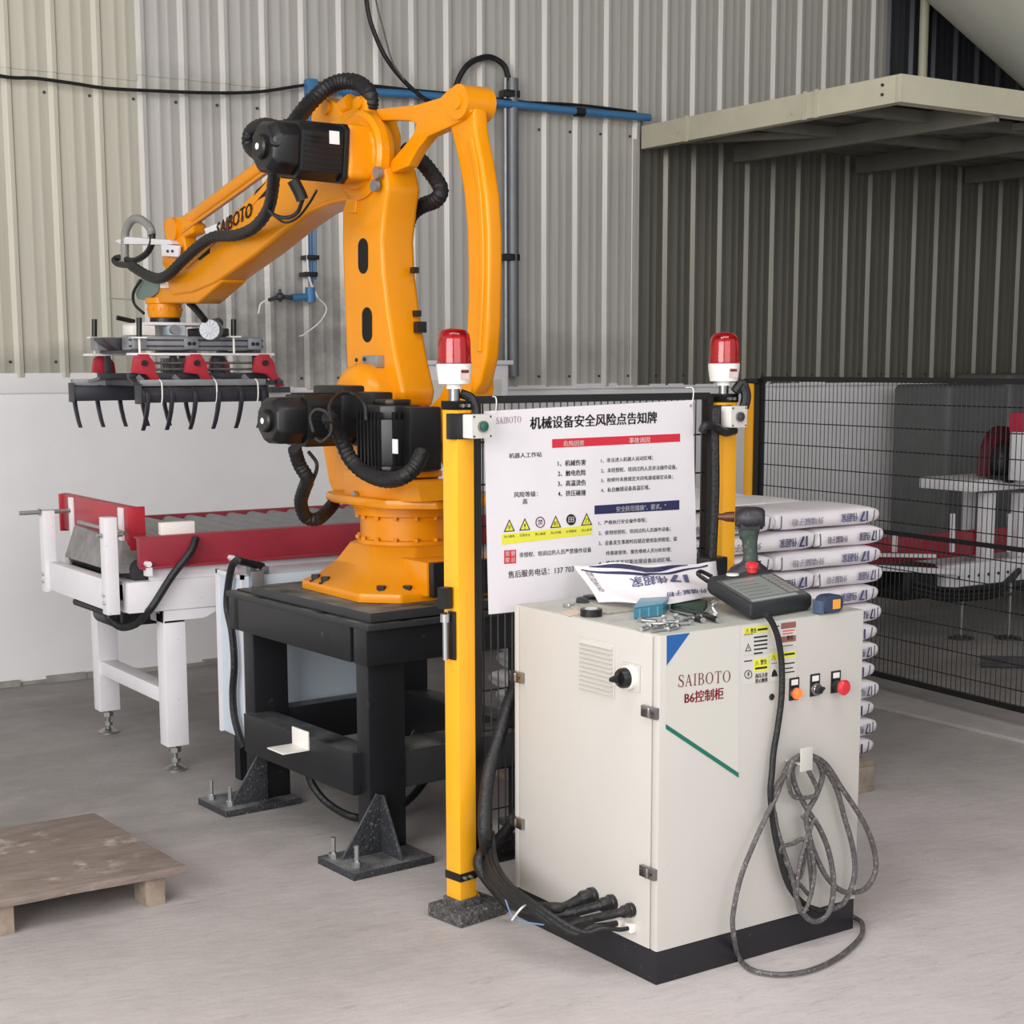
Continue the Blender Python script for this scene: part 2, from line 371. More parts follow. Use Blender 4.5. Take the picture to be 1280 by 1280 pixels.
# floor material: trowelled concrete, front-to-back light falloff painted in with pale dust, fine grit
def floor_mat():
    m = bpy.data.materials.new('trowelled_concrete'); m.use_nodes = True; nt = m.node_tree; N = nt.nodes; L = nt.links
    p = N['Principled BSDF']; tc = N.new('ShaderNodeTexCoord')
    def nz(sc_, det, ro, st=None):
        n = N.new('ShaderNodeTexNoise'); n.inputs['Scale'].default_value = sc_; n.inputs['Detail'].default_value = det; n.inputs['Roughness'].default_value = ro
        s = tc.outputs['Object']
        if st:
            mp = N.new('ShaderNodeMapping'); mp.inputs['Scale'].default_value = st; mp.inputs['Rotation'].default_value = (0, 0, .5); L.new(s, mp.inputs[0]); s = mp.outputs[0]
        L.new(s, n.inputs['Vector']); return n.outputs[0]
    def mr(s, a, b, c=0, d=1):
        r = N.new('ShaderNodeMapRange'); r.inputs[1].default_value = a; r.inputs[2].default_value = b; r.inputs[3].default_value = c; r.inputs[4].default_value = d; L.new(s, r.inputs[0]); return r.outputs[0]
    def mix(f, a, b):
        x = N.new('ShaderNodeMix'); x.data_type = 'RGBA'; L.new(f, x.inputs[0])
        for i, q in ((6, a), (7, b)):
            if isinstance(q, tuple): x.inputs[i].default_value = q
            else: L.new(q, x.inputs[i])
        return x.outputs[2]
    c = mix(mr(nz(.9, 6, .6), .35, .65), lin((128, 123, 120)), lin((146, 141, 138)))
    c = mix(mr(nz(2.2, 8, .65, (1, 3, 1)), .50, .74, 0, .6), c, lin((164, 159, 154)))
    # paler towards the front: light falloff put into the colour, with pale dust
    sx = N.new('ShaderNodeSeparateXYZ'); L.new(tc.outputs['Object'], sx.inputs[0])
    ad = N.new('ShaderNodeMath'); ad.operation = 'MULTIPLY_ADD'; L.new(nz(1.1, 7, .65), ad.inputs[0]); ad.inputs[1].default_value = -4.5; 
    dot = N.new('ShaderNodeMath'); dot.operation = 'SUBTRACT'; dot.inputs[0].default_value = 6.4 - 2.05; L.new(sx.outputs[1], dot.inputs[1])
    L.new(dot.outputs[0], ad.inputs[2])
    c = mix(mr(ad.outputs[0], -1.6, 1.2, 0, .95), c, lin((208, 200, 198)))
    c = mix(mr(nz(7, 9, .7, (1, 4, 1)), .58, .75, 0, .5), c, lin((128, 125, 120)))
    c = mix(mr(nz(60, 6, .7), .6, .75, 0, .35), c, lin((120, 116, 112)))
    L.new(c, p.inputs['Base Color'])
    L.new(mr(nz(3, 5, .6), .3, .7, .45, .75), p.inputs['Roughness'])
    bp = N.new('ShaderNodeBump'); bp.inputs['Strength'].default_value = .35; bp.inputs['Distance'].default_value = .012
    L.new(nz(9, 9, .62, (1, 2.5, 1)), bp.inputs['Height']); L.new(bp.outputs[0], p.inputs['Normal'])
    return m
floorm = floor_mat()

# ------------------------------------------------------------------ setting
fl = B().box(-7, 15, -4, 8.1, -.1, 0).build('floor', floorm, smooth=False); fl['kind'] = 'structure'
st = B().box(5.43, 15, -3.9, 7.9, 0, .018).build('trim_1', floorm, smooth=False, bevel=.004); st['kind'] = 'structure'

cl = B().box(-3.5, 15, -2.2, 8.1, 5.75, 5.85).build('ceiling', sheet_d, smooth=False); cl['kind'] = 'structure'  # unseen hall roof, added to keep the world light out
wr_ = B().box(14.5, 14.6, -4, 7.9, 0, 5.75).build('wall_right', sheet_d, smooth=False); wr_['kind'] = 'structure'  # unseen enclosure, added to block world light from the right
WY = 7.9
wb = B().box(-4.5, 15, WY, WY + .2, 0, 1.465)
wall = wb.build('wall_back', plaster, smooth=False); wall['kind'] = 'structure'
# ragged plaster edge and base lip
kb = B().box(-4.5, 3.03, WY - .012, WY + .19, 1.465, 1.565); kb.build('kerb', plaster, wall, bevel=.004)
lip = B(); x = -4.5
while x < 15:
    dx = random.uniform(.06, .22); lip.box(x, x + dx, WY - random.uniform(.012, .035), WY, 0, random.uniform(.012, .035)); x += dx
lab(lip.build('plaster_skirt', grime, wall), 'ragged grey plaster edge at the floor')
fr = B(); x = 3.03
while x < 15:
    dx = random.uniform(.08, .3); fr.box(x, x + dx, WY - random.uniform(.012, .03), WY + .02, 1.455, 1.465 + random.uniform(.003, .02)); x += dx
fr.build('mortar_ledge', plaster, wall)

PITCHR = .2262
def sheet(x0, n, z0, z1, mat, yoff=0, rh=.02, part=None, x1=None):
    prof = []
    for k in range(n):
        b = x0 + k * PITCHR
        prof += [(b, 0), (b + .022, rh), (b + .042, rh), (b + .050, 0), (b + .110, 0), (b + .116, .0018), (b + .124, .0018), (b + .130, 0),
                 (b + .166, 0), (b + .172, .0018), (b + .180, .0018), (b + .186, 0)]
    e = x0 + n * PITCHR; prof += [(e, 0), (e + .022, rh), (e + .042, rh)]
    if x1: prof = [q for q in prof if q[0] <= x1] + [(x1, 0)]
    vs = []; fs = []; T = .0012
    for z in (z0, z1):
        for (x, h) in prof: vs.append((x, WY - .004 - h - yoff, z))
        for (x, h) in prof: vs.append((x, WY - .004 - h - yoff + T, z))
    m = len(prof)
    for i in range(m - 1):
        fs.append((i, i + 1, 2 * m + i + 1, 2 * m + i)); fs.append((m + i, 3 * m + i, 3 * m + i + 1, m + i + 1))
        fs.append((i, m + i, m + i + 1, i + 1)); fs.append((2 * m + i, 2 * m + i + 1, 3 * m + i + 1, 3 * m + i))
    fs.append((0, 2 * m, 3 * m, m)); fs.append((m - 1, 2 * m - 1, 4 * m - 1, 3 * m - 1))
    return B().add(vs, fs).build('cladding_sheet', mat, wall, sharp=25)
S4 = 4 * PITCHR; R0 = 3.005
for k in range(-8, 0):                                   # beige sheets, left
    sheet(R0 + k * S4, 4, 1.545, 3.06, sheet_b, .002 * (k % 2), rh=.013, x1=R0 + k * S4 + S4 + (0 if k == -1 else .03))
    sheet(R0 + k * S4, 4, 3.02, 5.6, sheet_b, .005 + .002 * (k % 2), rh=.013, x1=R0 + k * S4 + S4 + (0 if k == -1 else .03))
for k in range(0, 6):                                    # grey sheets
    if k < 3: sheet(R0 + k * S4, 4, 1.47, 3.09, sheet_l, .002 * (k % 2))
    sheet(R0 + k * S4, 4, 3.05, 5.6, sheet_l, .005 + .002 * (k % 2), x1=8.36 if k == 5 else None)
sheet(R0 + 3 * S4, 2, 1.47, 3.09, sheet_l, .002)
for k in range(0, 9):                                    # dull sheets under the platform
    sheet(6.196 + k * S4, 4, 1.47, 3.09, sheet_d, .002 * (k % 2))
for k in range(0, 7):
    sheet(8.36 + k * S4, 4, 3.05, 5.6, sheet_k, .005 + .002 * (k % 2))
lab(B().box(6.176, 6.205, WY - .04, WY - .003, 1.47, 2.97).build('corner_flashing', sheet_l, wall), 'bright vertical corner strip under the platform end')
sw = B()
for k in range(-12, 32):
    xx = R0 + k * PITCHR - .02
    for z in (1.53 if k >= 0 else 1.62, 2.93 + .004 * k): sw.cyl((xx, WY - .001, z), (xx, WY - .012, z), .008, seg=6)
o = sw.build('roofing_screws', dalu, wall); o['kind'] = 'stuff'
# soot patches of scuffed paint are flat wear on the sheets: irregular thin flakes
# ------------------------------------------------------------------ mezzanine
zc1 = on_x(1120, 93, 6.2); zc0 = on_x(1120, 128, 6.2)
YC = zc1.y; ZT = zc1.z; ZB = max(zc0.z, ZT - .2)
mez = thing('mezzanine_platform', 'cream painted steel platform jutting from the corrugated wall at upper right', 'platform', (9, 6.8, ZB))
lab(B().box(6.2, 6.235, YC, WY - .06, ZB, ZT).box(6.235, 6.27, YC + .02, WY - .06, ZB, ZB + .012).build('side_channel', frp, mez, bevel=.003), 'cream edge channel running out from the wall')
B().box(6.2, 14.5, YC - .035, YC, ZB, ZT).box(6.24, 14.5, YC, YC + .05, ZB, ZB + .012).build('front_channel', frp, mez, bevel=.003)
dk = B(); y = YC + .01
while y < WY - .1:
    dk.box(6.24, 14.5, y, y + .14, ZT - .03, ZT - .02); dk.box(6.24, 14.5, y + .14, y + .2, ZT - .055, ZT - .045)
    dk.box(6.24, 14.5, y + .135, y + .142, ZT - .055, ZT - .02); dk.box(6.24, 14.5, y + .198, y + .205, ZT - .055, ZT - .02); y += .205
dk.build('deck_sheet', deckm, mez)
for i in range(7):
    xx = 6.95 + i * 1.1; B().box(xx, xx + .05, YC, WY - .06, ZT - .17, ZT - .06).build('joist', deckm, mez, bevel=.003)
for yy in (YC + .45, YC + 1.15):
    B().box(6.24, 14.5, yy, yy + .05, ZT - .12, ZT - .058).build('purlin', deckm, mez, bevel=.003)
B().bar((6.3, WY - .1, ZB + .05), (8.0, YC + .1, ZB + .05), .05, .04).build('wind_brace', deckm, mez)
for px_ in (859, 1007, 1021):
    q = on_x(px_, 130, 6.2); B().box(6.19, 6.2, q.y - .012, q.y + .012, ZB - .005, ZT + .005).build('joint_strap', frp, mez)
bo = B()
for dy in (.09, .14): bo.cyl((6.2, YC + dy, ZT - .07 if dy < .1 else ZT - .13), (6.192, YC + dy, ZT - .07 if dy < .1 else ZT - .13), .008, seg=8)
q = on_x(1104, 104, 6.2)
B().cyl((6.2, q.y, ZT - .04), (6.19, q.y, ZT - .04), .008, seg=8).cyl((6.2, q.y, ZB + .05), (6.19, q.y, ZB + .05), .008, seg=8).build('bolt', dalu, mez)
p0 = on_y(1155, 40, 7.8)
tag(B().cyl((p0.x, 7.8, ZT - .02), (p0.x, 7.8, 4.6), .032).build('downpipe', frp), 'pale vertical pipe on the wall above the platform', 'pipe')
# hopper: inverted cone, over the platform
hx, hy = 9.3, 6.2
def hopper_r(px, py):
    r = ray(px, py); L_ = math.hypot(r[0], r[1]); t = (hx * r[0] + hy * r[1]) / L_ ** 2
    return abs(hx * r[1] - hy * r[0]) / L_, EYE + r[2] * t
(hr0, hz0), (hr1, hz1) = hopper_r(1165, 0), hopper_r(1280, 108)
slope = (hr0 - hr1) / (hz0 - hz1)
def hr(z): return hr1 + (z - hz1) * slope
zb_ = max(hz1 - hr1 / slope + .15 / slope, ZT + .06); zt_ = hz0 + .5
hp = thing('hopper', 'pale grey-green conical hopper over the platform in the upper right corner', 'hopper', (hx, hy, ZT))
B().lathe((hx, hy, 0), (0, 0, 1), [(max(hr(zb_ + (zt_ - zb_) * t), .1), zb_ + (zt_ - zb_) * t) for t in (0, .2, .4, .6, .8, 1)] + [(hr(zt_), zt_ + .4)], 48).build('cone', hopperm, hp)
B().lathe((hx, hy, 0), (0, 0, 1), [(.1, ZT + .001), (.1, zb_ + .02)], 24).build('outlet_spout', hopperm, hp)
B().lathe((hx, hy, 0), (0, 0, 1), [(hr(zt_) + .03, zt_ - .03), (hr(zt_) + .03, zt_ + .03)], 48).build('rim_ring', hopperm, hp)

# ------------------------------------------------------------------ things on the wall
YW = WY - .06
def wp(l, y=YW): return [on_y(a, b, y) for a, b in l]
tag(B().tube([(2.0, YW, 3.02)] + wp([(0, 95), (45, 98), (90, 104), (130, 110), (180, 113), (260, 116), (320, 115), (370, 108), (400, 104), (440, 105), (500, 111), (560, 120), (640, 127), (720, 131), (795, 140)]), .009, 6).build('wall_cable', blackh), 'black cable sagging along the corrugated wall to the left frame edge', 'cable')
bp_ = thing('air_pipe', 'blue compressed air pipe running along the wall to the platform', 'pipe', on_y(600, 125, YW))
B().tube(wp([(383, 108), (430, 113), (520, 118), (600, 126), (700, 137), (812, 147)], YW - .03), .022, 10, 2).build('pipe', blue, bp_)
B().tube(wp([(383, 104), (430, 107), (520, 113), (600, 121), (700, 133), (800, 143)], YW - .03), .009, 6, 2).build('hose', blackh, bp_)
for px_ in (432, 724):
    q = on_y(px_, 113 if px_ < 500 else 140, YW - .03); B().cyl(q + Vector((-.03, 0, 0)), q + Vector((.03, 0, 0)), .029).build('coupling', blackm if px_ > 500 else blue, bp_)
B().box(*sum([[q.x - .03, q.x + .03] for q in wp([(386, 115)])], []), YW - .055, YW, wp([(386, 125)])[0].z, wp([(386, 100)])[0].z).build('tee_fitting', blue, bp_, bevel=.006)
dp = thing('air_drop', 'blue air drop pipe with a valve hanging down the wall behind the robot', 'pipe', on_y(388, 370, YW))
B().tube(wp([(386, 125), (387, 200), (388, 300), (389, 355)], YW - .02), .012, 8, 2).build('drop_pipe', blue, dp)
B().tube(wp([(382, 126), (383, 200), (384, 300), (386, 345), (397, 372)], YW - .045), .006, 6).build('white_hose', pwhite, dp)
B().tube(wp([(393, 126), (394, 220), (394, 350)], YW - .03), .007, 6).build('thin_pipe', blue, dp)
for (a, b) in ((389, 322), (387, 343)):
    q = on_y(a, b, YW - .03); B().box(q.x - .035, q.x + .035, q.y - .03, YW + .03, q.z - .012, q.z + .012).build('pipe_clip', blackm, dp, bevel=.003)
q = on_y(388, 371, YW - .03); q2 = on_y(365, 372, YW - .03)
B().cyl(q + Vector((0, 0, .05)), q - Vector((0, 0, .03)), .028).cyl(q, q2, .02).build('elbow_fitting', blue, dp)
q3 = on_y(350, 371, YW - .03); B().cyl(q2, q3, .012).ball(q3, .024).cyl(q3 + Vector((0, 0, .04)), q3 - Vector((0, 0, .03)), .008).cyl(q3, on_y(336, 375, YW - .03), .01).build('valve', dalu, dp)
B().tube(wp([(334, 375), (326, 380), (323, 392)], YW - .03), .005, 6).build('nozzle_hose', pwhite, dp)
tag(B().tube(wp([(397, 372), (408, 385), (400, 402), (380, 418), (374, 420)], YW - .03), .004, 6).build('loose_hose', pwhite), 'thin white hose end dangling on the sooty wall below the air valve', 'hose')
cd = thing('conduit', 'vertical grey conduit pipe on the wall behind the robot', 'conduit', on_y(634, 470, YW))
a_ = on_y(634, 98, YW); b_ = on_y(634, 460, YW)
B().cyl((a_.x + .03, YW - .01, b_.z - .05), (a_.x + .03, YW - .01, a_.z), .036).build('conduit_pipe', pm('mid_grey_conduit', (112, 114, 116), .4, .3, var=.1), cd)
lab(B().cyl((a_.x - .02, YW - .01, b_.z), (a_.x - .02, YW - .01, a_.z), .012).build('conduit_pipe', alu, cd), 'thinner pale conduit beside it')
B().tube(wp([(636, 100), (630, 82), (615, 72), (600, 73), (584, 82), (572, 102), (566, 130)], YW - .01), .017, 8).build('hose', blackh, cd)
for b in (118, 322):
    q = on_y(636, b, YW); B().box(q.x - .05, q.x + .05, YW - .045, YW + .03, q.z - .02, q.z + .02).build('clamp', blackm, cd, bevel=.004)
tag(B().tube([on_y(454, -40, YW - .1)] + wp([(458, 0), (464, 30), (480, 68), (502, 98), (528, 122), (540, 128)], YW - .05), .013, 8).build('hanging_cable', blackh), 'thick black cable dropping from above onto the blue pipe', 'cable')
tag(B().tube([on_y(468, -40, YW - .16)] + wp([(470, 0), (480, 40), (490, 76), (505, 100)], YW - .1), .005, 6).build('hanging_cable', cable), 'thin grey wire dropping beside the thick hanging cable', 'cable')
# small flashing bracket on the wall ledge
q = on_y(343, 480, WY - .05); tag(B().box(q.x - .05, q.x + .06, WY - .12, WY - .02, 1.455, 1.485).box(q.x - .05, q.x - .04, WY - .05, WY - .04, 1.48, 1.56).build('wall_bracket', dalu), 'small dark bracket on the wall ledge right of the gripper', 'bracket')

# white power cabinet by the wall
pc = thing('power_cabinet', 'tall white power cabinet against the wall behind the robot', 'cabinet', (4.65, 7.6, 0))
B().box(4.35, 4.94, 7.42, 7.86, .03, 1.6).build('body', whitep, pc, bevel=.008)
B().box(4.33, 4.96, 7.40, 7.87, 1.6, 1.625).build('roof_panel', whitep, pc, bevel=.004)
d_ = B().box(4.37, 4.92, 7.40, 7.42, .1, 1.58).build('door', whitep, pc, bevel=.004)
B().box(4.42, 4.87, 7.392, 7.40, 1.15, 1.52).box(4.44, 4.85, 7.388, 7.393, 1.18, 1.49).build('door_window', lpanel, d_, bevel=.003)
B().box(4.35, 4.94, 7.43, 7.85, 0, .03).build('plinth', blackst, pc)

# ------------------------------------------------------------------ conveyor
cv = thing('roller_conveyor', 'white roller conveyor with red guard rails by the wall behind the robot', 'conveyor', (2.26, 6.24, 0))
YN, YF = 5.81, 6.67
lab(B().box(2.49, 4.7, YN - .015, YN + .035, .655, .74).box(2.1, 2.49, YN - .015, YN + .035, .655, .775).box(2.1, 2.15, YN + .035, YN + .17, .655, .775).build('side_beam', whitep, cv, bevel=.004), 'white near side beam')
B().box(2.15, 4.7, YF - .03, YF + .02, .66, .80).build('side_beam', whitep, cv, bevel=.004)
B().box(2.2, 4.7, YN - .002, YN + .03, .742, .828).build('side_plate', whitep, cv, bevel=.003)
B().box(2.15, 4.7, YN - .02, YN + .012, .832, .945).box(2.15, 4.7, YN - .045, YN + .0, .824, .834).box(2.15, 4.7, YN - .02, YN + .04, .940, .948).build('guard_rail', redp, cv, bevel=.003)
B().box(2.2, 4.7, YF - .02, YF + .012, .832, .945).build('guard_rail', redp, cv, bevel=.003)
xr_ = 2.3; ro0 = None
for i in range(24):
    rr = B().cyl((xr_, YN + .05, .905), (xr_, YF - .04, .905), .036, seg=14)
    if ro0 is None: ro0 = rr.build('roller', alu, cv); c = ro0
    else: c = ro0.copy(); COL.objects.link(c); c.location.x = i * .1
    xr_ += .1
xr_ = None
for px_ in (186, 291):
    q = on_y(px_, 704, YN - .045); B().cyl((q.x, YN - .02, .845), (q.x, YN - .05, .845), .012, seg=6).box(q.x - .012, q.x + .012, YN - .05, YN - .018, .80, .832).build('rail_clamp', whitep, cv)
q = on_y(219, 663, YN + .05); B().box(q.x - .07, q.x + .07, YN + .02, YN + .05, .93, .995).build('sensor_plate', whiteg, cv, bevel=.003)
# end frame: posts, cross beam, dark bed
# near post and far post
np_ = on_x(116, 700, 2.02); fp_ = on_x(62, 690, 2.02)
B().box(2.02, 2.07, 5.80, 5.86, .655, 1.03).build('end_post', whitep, cv, bevel=.004)
lab(B().box(2.02, 2.07, 6.55, 6.61, .655, 1.00).build('end_post', whitep, cv, bevel=.004), 'far white end post')
B().box(2.035, 2.085, 5.86, 6.55, .665, .785).build('cross_beam', whitep, cv, bevel=.004)
B().box(2.1, 2.9, YN + .04, YF - .04, .70, .76).cyl((2.19, YN + .05, .80), (2.19, YF - .05, .80), .05).build('belt_bed', dalu, cv)
B().add([on for on in [Vector((2.10, 6.55, .80)), Vector((2.10, 5.88, .80)), Vector((2.24, 5.88, .80)), Vector((2.24, 6.55, .80)), Vector((2.14, 6.52, .94)), Vector((2.14, 5.95, .92)), Vector((2.2, 5.95, .92)), Vector((2.2, 6.52, .94))]],
        [(0, 1, 5, 4), (1, 2, 6, 5), (2, 3, 7, 6), (3, 0, 4, 7), (4, 5, 6, 7), (0, 3, 2, 1)]).build('plastic_apron', pm('dull_grey_film', (128, 126, 124), .4, var=.25, vs=14, bump=.8, bs=18), cv, bevel=.01)
es = B(); a = on_x(80, 640, 2.17); b = on_x(163, 660, 2.17)
zt1 = on_x(80, 617, 2.17).z; zb1 = on_x(80, 663, 2.17).z
stp = B().box(2.16, 2.172, b.y, a.y, zb1 + .01, zt1).box(2.172, 2.2, b.y, a.y, zt1 - .015, zt1).box(2.172, 2.2, b.y, a.y, zb1 + .01, zb1 + .025).build('stop_plate', redp2, cv, bevel=.003)
for yy in (on_x(87, 640, 2.145).y, on_x(149, 655, 2.145).y):
    B().box(2.145, 2.16, yy - .018, yy + .018, zb1 - .01, zt1 - .005).build('strap', whitep, cv, bevel=.003)
B().box(2.165, 2.23, b.y - .006, b.y + .006, zb1 - .01, zt1 + .0).build('end_cheek', redp2, cv, bevel=.003)
B().box(2.15, 2.19, a.y - .01, a.y + .008, zb1 - .0, zt1 - .0).build('end_cheek', redp2, cv, bevel=.003)
zr = on_x(66, 643, 2.03).z
B().cyl((1.93, 6.58, zr), (2.16, 6.58, zr), .009, seg=8).cyl((2.01, 6.58, zr), (2.02, 6.58, zr), .016, seg=6).build('threaded_rod', steel, cv)
zr = on_x(105, 656, 2.1).z
B().cyl((2.0, 5.83, zr), (2.10, 5.83, zr), .009, seg=8).build('threaded_rod', steel, cv)
B().cyl((2.12, 5.86, zr - .0), (2.12, 6.4, zr), .008, seg=8).build('tie_rod', steel, cv)
for yy in (5.83, 6.58):
    for zz in (.70, .73): B().cyl((2.02, yy, zz), (2.012, yy, zz), .008, seg=6).build('bolt', zinc, cv)
def cleg(xc, yc, z1=.64):
    B().box(xc - .045, xc + .045, yc - .04, yc + .04, .105, z1).build('leg', whitep, cv, bevel=.004)
    B().cyl((xc, yc, .02), (xc, yc, .106), .011, seg=10).cyl((xc, yc, .075), (xc, yc, .095), .024, seg=6).cyl((xc, yc, .035), (xc, yc, .05), .02, seg=6).lathe((xc, yc, 0), (0, 0, 1), [(.045, 0), (.045, .008), (.02, .022)], 18).build('levelling_foot', steel, cv)
for xc in (2.29, 4.45):
    cleg(xc, 5.85); cleg(xc, 6.63)
    B().box(xc - .035, xc + .035, 5.89, 6.59, .27, .33).build('stretcher', whitep, cv, bevel=.003)
    B().box(xc - .045, xc + .045, 5.81, 6.67, .60, .655).build('head_beam', whitep, cv, bevel=.003)
    B().prism([(xc - .045, YN - .01, .655), (xc + .22, YN - .01, .655), (xc + .12, YN - .01, .612), (xc - .045, YN - .01, .612)], (0, .05, 0)).build('gusset', whitep, cv)
lab(B().box(2.13, 2.34, 5.95, 6.3, .58, .70).cyl((2.15, 6.0, .60), (2.15, 6.25, .60), .04).build('drive_motor', blackm, cv, bevel=.01), 'dark drive motor under the conveyor end')
tag(B().tube([on_y(245, 672, YN - .04), on_y(238, 690, YN - .06), on_y(215, 720, YN - .05), on_y(192, 756, YN - .05), on_y(182, 768, YN), on_y(170, 780, YN + .05), on_y(152, 784, YN + .1), on_y(138, 775, YN + .15), on_y(130, 765, YN + .2), on_y(95, 752, YN + .5)], .015, 8).build('drive_cable', blackh), 'black cable draped over the red rail and under the conveyor end', 'cable')

# film covered control box between pedestal and conveyor
zb2 = .2; c0 = on_z(277.5, 912, zb2)
kx, ky = c0.x, c0.y
ztp = zat(277.5, 712, kx, ky)
bx = thing('junction_cabinet', 'film covered pale blue cabinet between black pedestal and conveyor', 'cabinet', (kx + .3, ky - .15, 0))
B().box(kx, kx + .75, ky - .24, ky, zb2, ztp).build('body', bluepan, bx, bevel=.006)
B().box(kx - .008, kx + .004, ky - .24, ky - .225, zb2 - .002, ztp + .004).box(kx - .008, kx + .004, ky - .015, ky + .004, zb2 - .002, ztp + .004).box(kx - .008, kx + .004, ky - .24, ky, ztp - .012, ztp + .004).build('edge_trim', whitep, bx)
B().box(kx + .35, kx + .4, ky - .24, ky - .19, 0, zb2).box(kx + .65, kx + .7, ky - .24, ky - .19, 0, zb2).box(kx + .05, kx + .1, ky - .05, ky, 0, zb2).box(kx + .65, kx + .7, ky - .05, ky, 0, zb2).build('legs', blackst, bx)
B().box(kx + .02, kx + .07, ky - .27, ky - .24, ztp - .16, ztp + .02).box(kx + .03, kx + .06, ky - .23, ky - .20, ztp, ztp + .035).box(kx + .08, kx + .11, ky - .23, ky - .20, ztp, ztp + .03).build('cable_glands', alu, bx, bevel=.003)
hx_ = kx - .03
tag(B().tube([(kx + .09, ky - .21, ztp + .03)] + [on_x(a, b, hx_) for a, b in ((303, 702), (297, 700), (290, 708), (285, 735), (284, 760), (290, 790), (293, 830), (291, 865), (293, 895), (300, 922), (306, 935))], .014, 8).build('side_cable', blackh), 'thick black cable arching down the pale blue cabinet side', 'cable')

# ------------------------------------------------------------------ pedestal
PF = Vector((2.228, 4.229, 0)); PA = math.radians(3.1)
pd = thing('robot_pedestal', 'black welded steel pedestal bolted to the floor under the robot', 'pedestal', PF, PA)
pex = Vector((math.cos(PA), math.sin(PA), 0)); pey = Vector((-math.sin(PA), math.cos(PA), 0))
def PLc(px, py, z):
    d = on_z(px, py, z) - PF; return Vector((d.dot(pex), d.dot(pey), z))
def pb(b, name, mat=blackst, bevel=.004): return b.build(name, mat, pd, local=True, bevel=bevel)
X0, X1, Y0, Y1 = .115, .93, .075, 1.05
lab(pb(B().box(.117, .93, .068, .86, .800, .830), 'top_plate', topm, .003), 'dusty grey mounting plate')
pb(B().box(X0 - .005, X1 + .005, Y0 - .005, Y1, .772, .792), 'frame_flange', topm, .003)
lab(pb(B().box(.14, .92, .10, 1.02, .792, .800), 'packing_plate', blackst, .002), 'thin packing plate')
LXA, LYA = (.145, .90), (.155, .935)
pb(B().box(X0, X0 + .09, .19, 1.0, .655, .772), 'top_rail'); pb(B().box(.82, .91, .19, 1.0, .655, .772), 'top_rail')
pb(B().box(X0, .93, .09, .17, .655, .772), 'top_rail'); pb(B().box(X0, .93, .96, 1.04, .655, .772), 'top_rail')
xleg = PLc(461, 900, 0)
for ix, lx0 in enumerate((.155, .77)):
    for iy, ly0 in enumerate((.150, .935)):
        pb(B().box(lx0, lx0 + .140, ly0, ly0 + .075, .025, .70), 'leg', blackst, .005)
        fx0 = 0 if ix == 0 else .73; fy0 = 0 if iy == 0 else .877
        pb(B().box(fx0, fx0 + .305, fy0, fy0 + .225, 0, .025), 'foot_plate', platem, .002)
        gx_ = .19 if ix == 0 else .87; gy_ = ly0 - .002
        pb(B().prism([(gx_ + .005, gy_, .025), (gx_ + .005, gy_, .215), (gx_ - .015, gy_, .222), (gx_ - .150, gy_, .025)], (0, -.010, 0)), 'gusset_plate', platem, .001)
        if iy == 0: pb(B().prism([(gx_, gy_ - .008, .025), (gx_, gy_ - .008, .215), (gx_, gy_ - .018, .215), (gx_, gy_ - .128, .025)], (.010, 0, 0)), 'gusset_plate', platem, .001)
        bolts = [(.03, .175), (.045, .055)] if ix == 0 else [(.27, .175), (.27, .055)]
        for (bx_, by_) in bolts:
            pb(B().cyl((fx0 + bx_, fy0 + by_, .02), (fx0 + bx_, fy0 + by_, .095), .008, seg=8).cyl((fx0 + bx_, fy0 + by_, .025), (fx0 + bx_, fy0 + by_, .043), .016, seg=6), 'anchor_bolt', zinc, 0)
lab(pb(B().box(.122, .23, .20, .96, .21, .352), 'stretcher'), 'dusty low side stretcher')
pb(B().box(.80, .90, .20, .96, .21, .352), 'stretcher')
cs0 = PLc(530, 934, .345); cs1 = PLc(530, 910, .345)
lab(pb(B().box(.23, .80, cs0.y, cs0.y + .17, .22, .345), 'stretcher', topm), 'dusty low cross stretcher between the side stretchers')
pb(B().box(.23, .80, .945, 1.02, .21, .352), 'stretcher')
pb(B().cyl((.52, cs0.y + .08, .345), (.52, cs0.y + .08, .39), .006, seg=8), 'stud', zinc, 0)
qb = on_pl(376, 922, PF + pex * .12, pex) - PF; by_ = qb.dot(pey); bz_ = qb.z
lab(pb(B().box(.02, .122, by_ - .055, by_ + .055, bz_ - .035, bz_ - .030).box(.116, .122, by_ - .055, by_ + .055, bz_ - .035, bz_ + .03), 'angle_bracket', whiteg, .001), 'small white angle bracket')
tag(B().tube([on_x(385, 940, 2.40), on_x(385, 965, 2.41), on_x(395, 988, 2.43), on_x(415, 1008, 2.46), on_x(445, 1022, 2.5), on_x(480, 1018, 2.62), on_x(508, 1002, 2.75), on_x(528, 980, 2.85), on_x(545, 955, 2.9)], .014, 8).build('floor_cable', blackh), 'black cable drooping under the black pedestal', 'cable')

# ------------------------------------------------------------------ robot
TH = math.radians(4.8)
O = Vector((2.64, 4.57, 0)); U = Vector((-math.sin(TH), math.cos(TH), 0)); NN = Vector((-math.cos(TH), -math.sin(TH), 0)); ZZ = Vector((0, 0, 1))
def A(px, py, n=0.):
    """photo pixel onto the arm plane at side offset n -> world"""
    return on_pl(px, py, O + NN * n, NN)
def W(u, n, z): return O + U * u + NN * n + ZZ * z
rb = thing('palletizing_robot', 'orange yellow palletizing robot standing on the black pedestal', 'robot', (2.64, 4.57, .851))
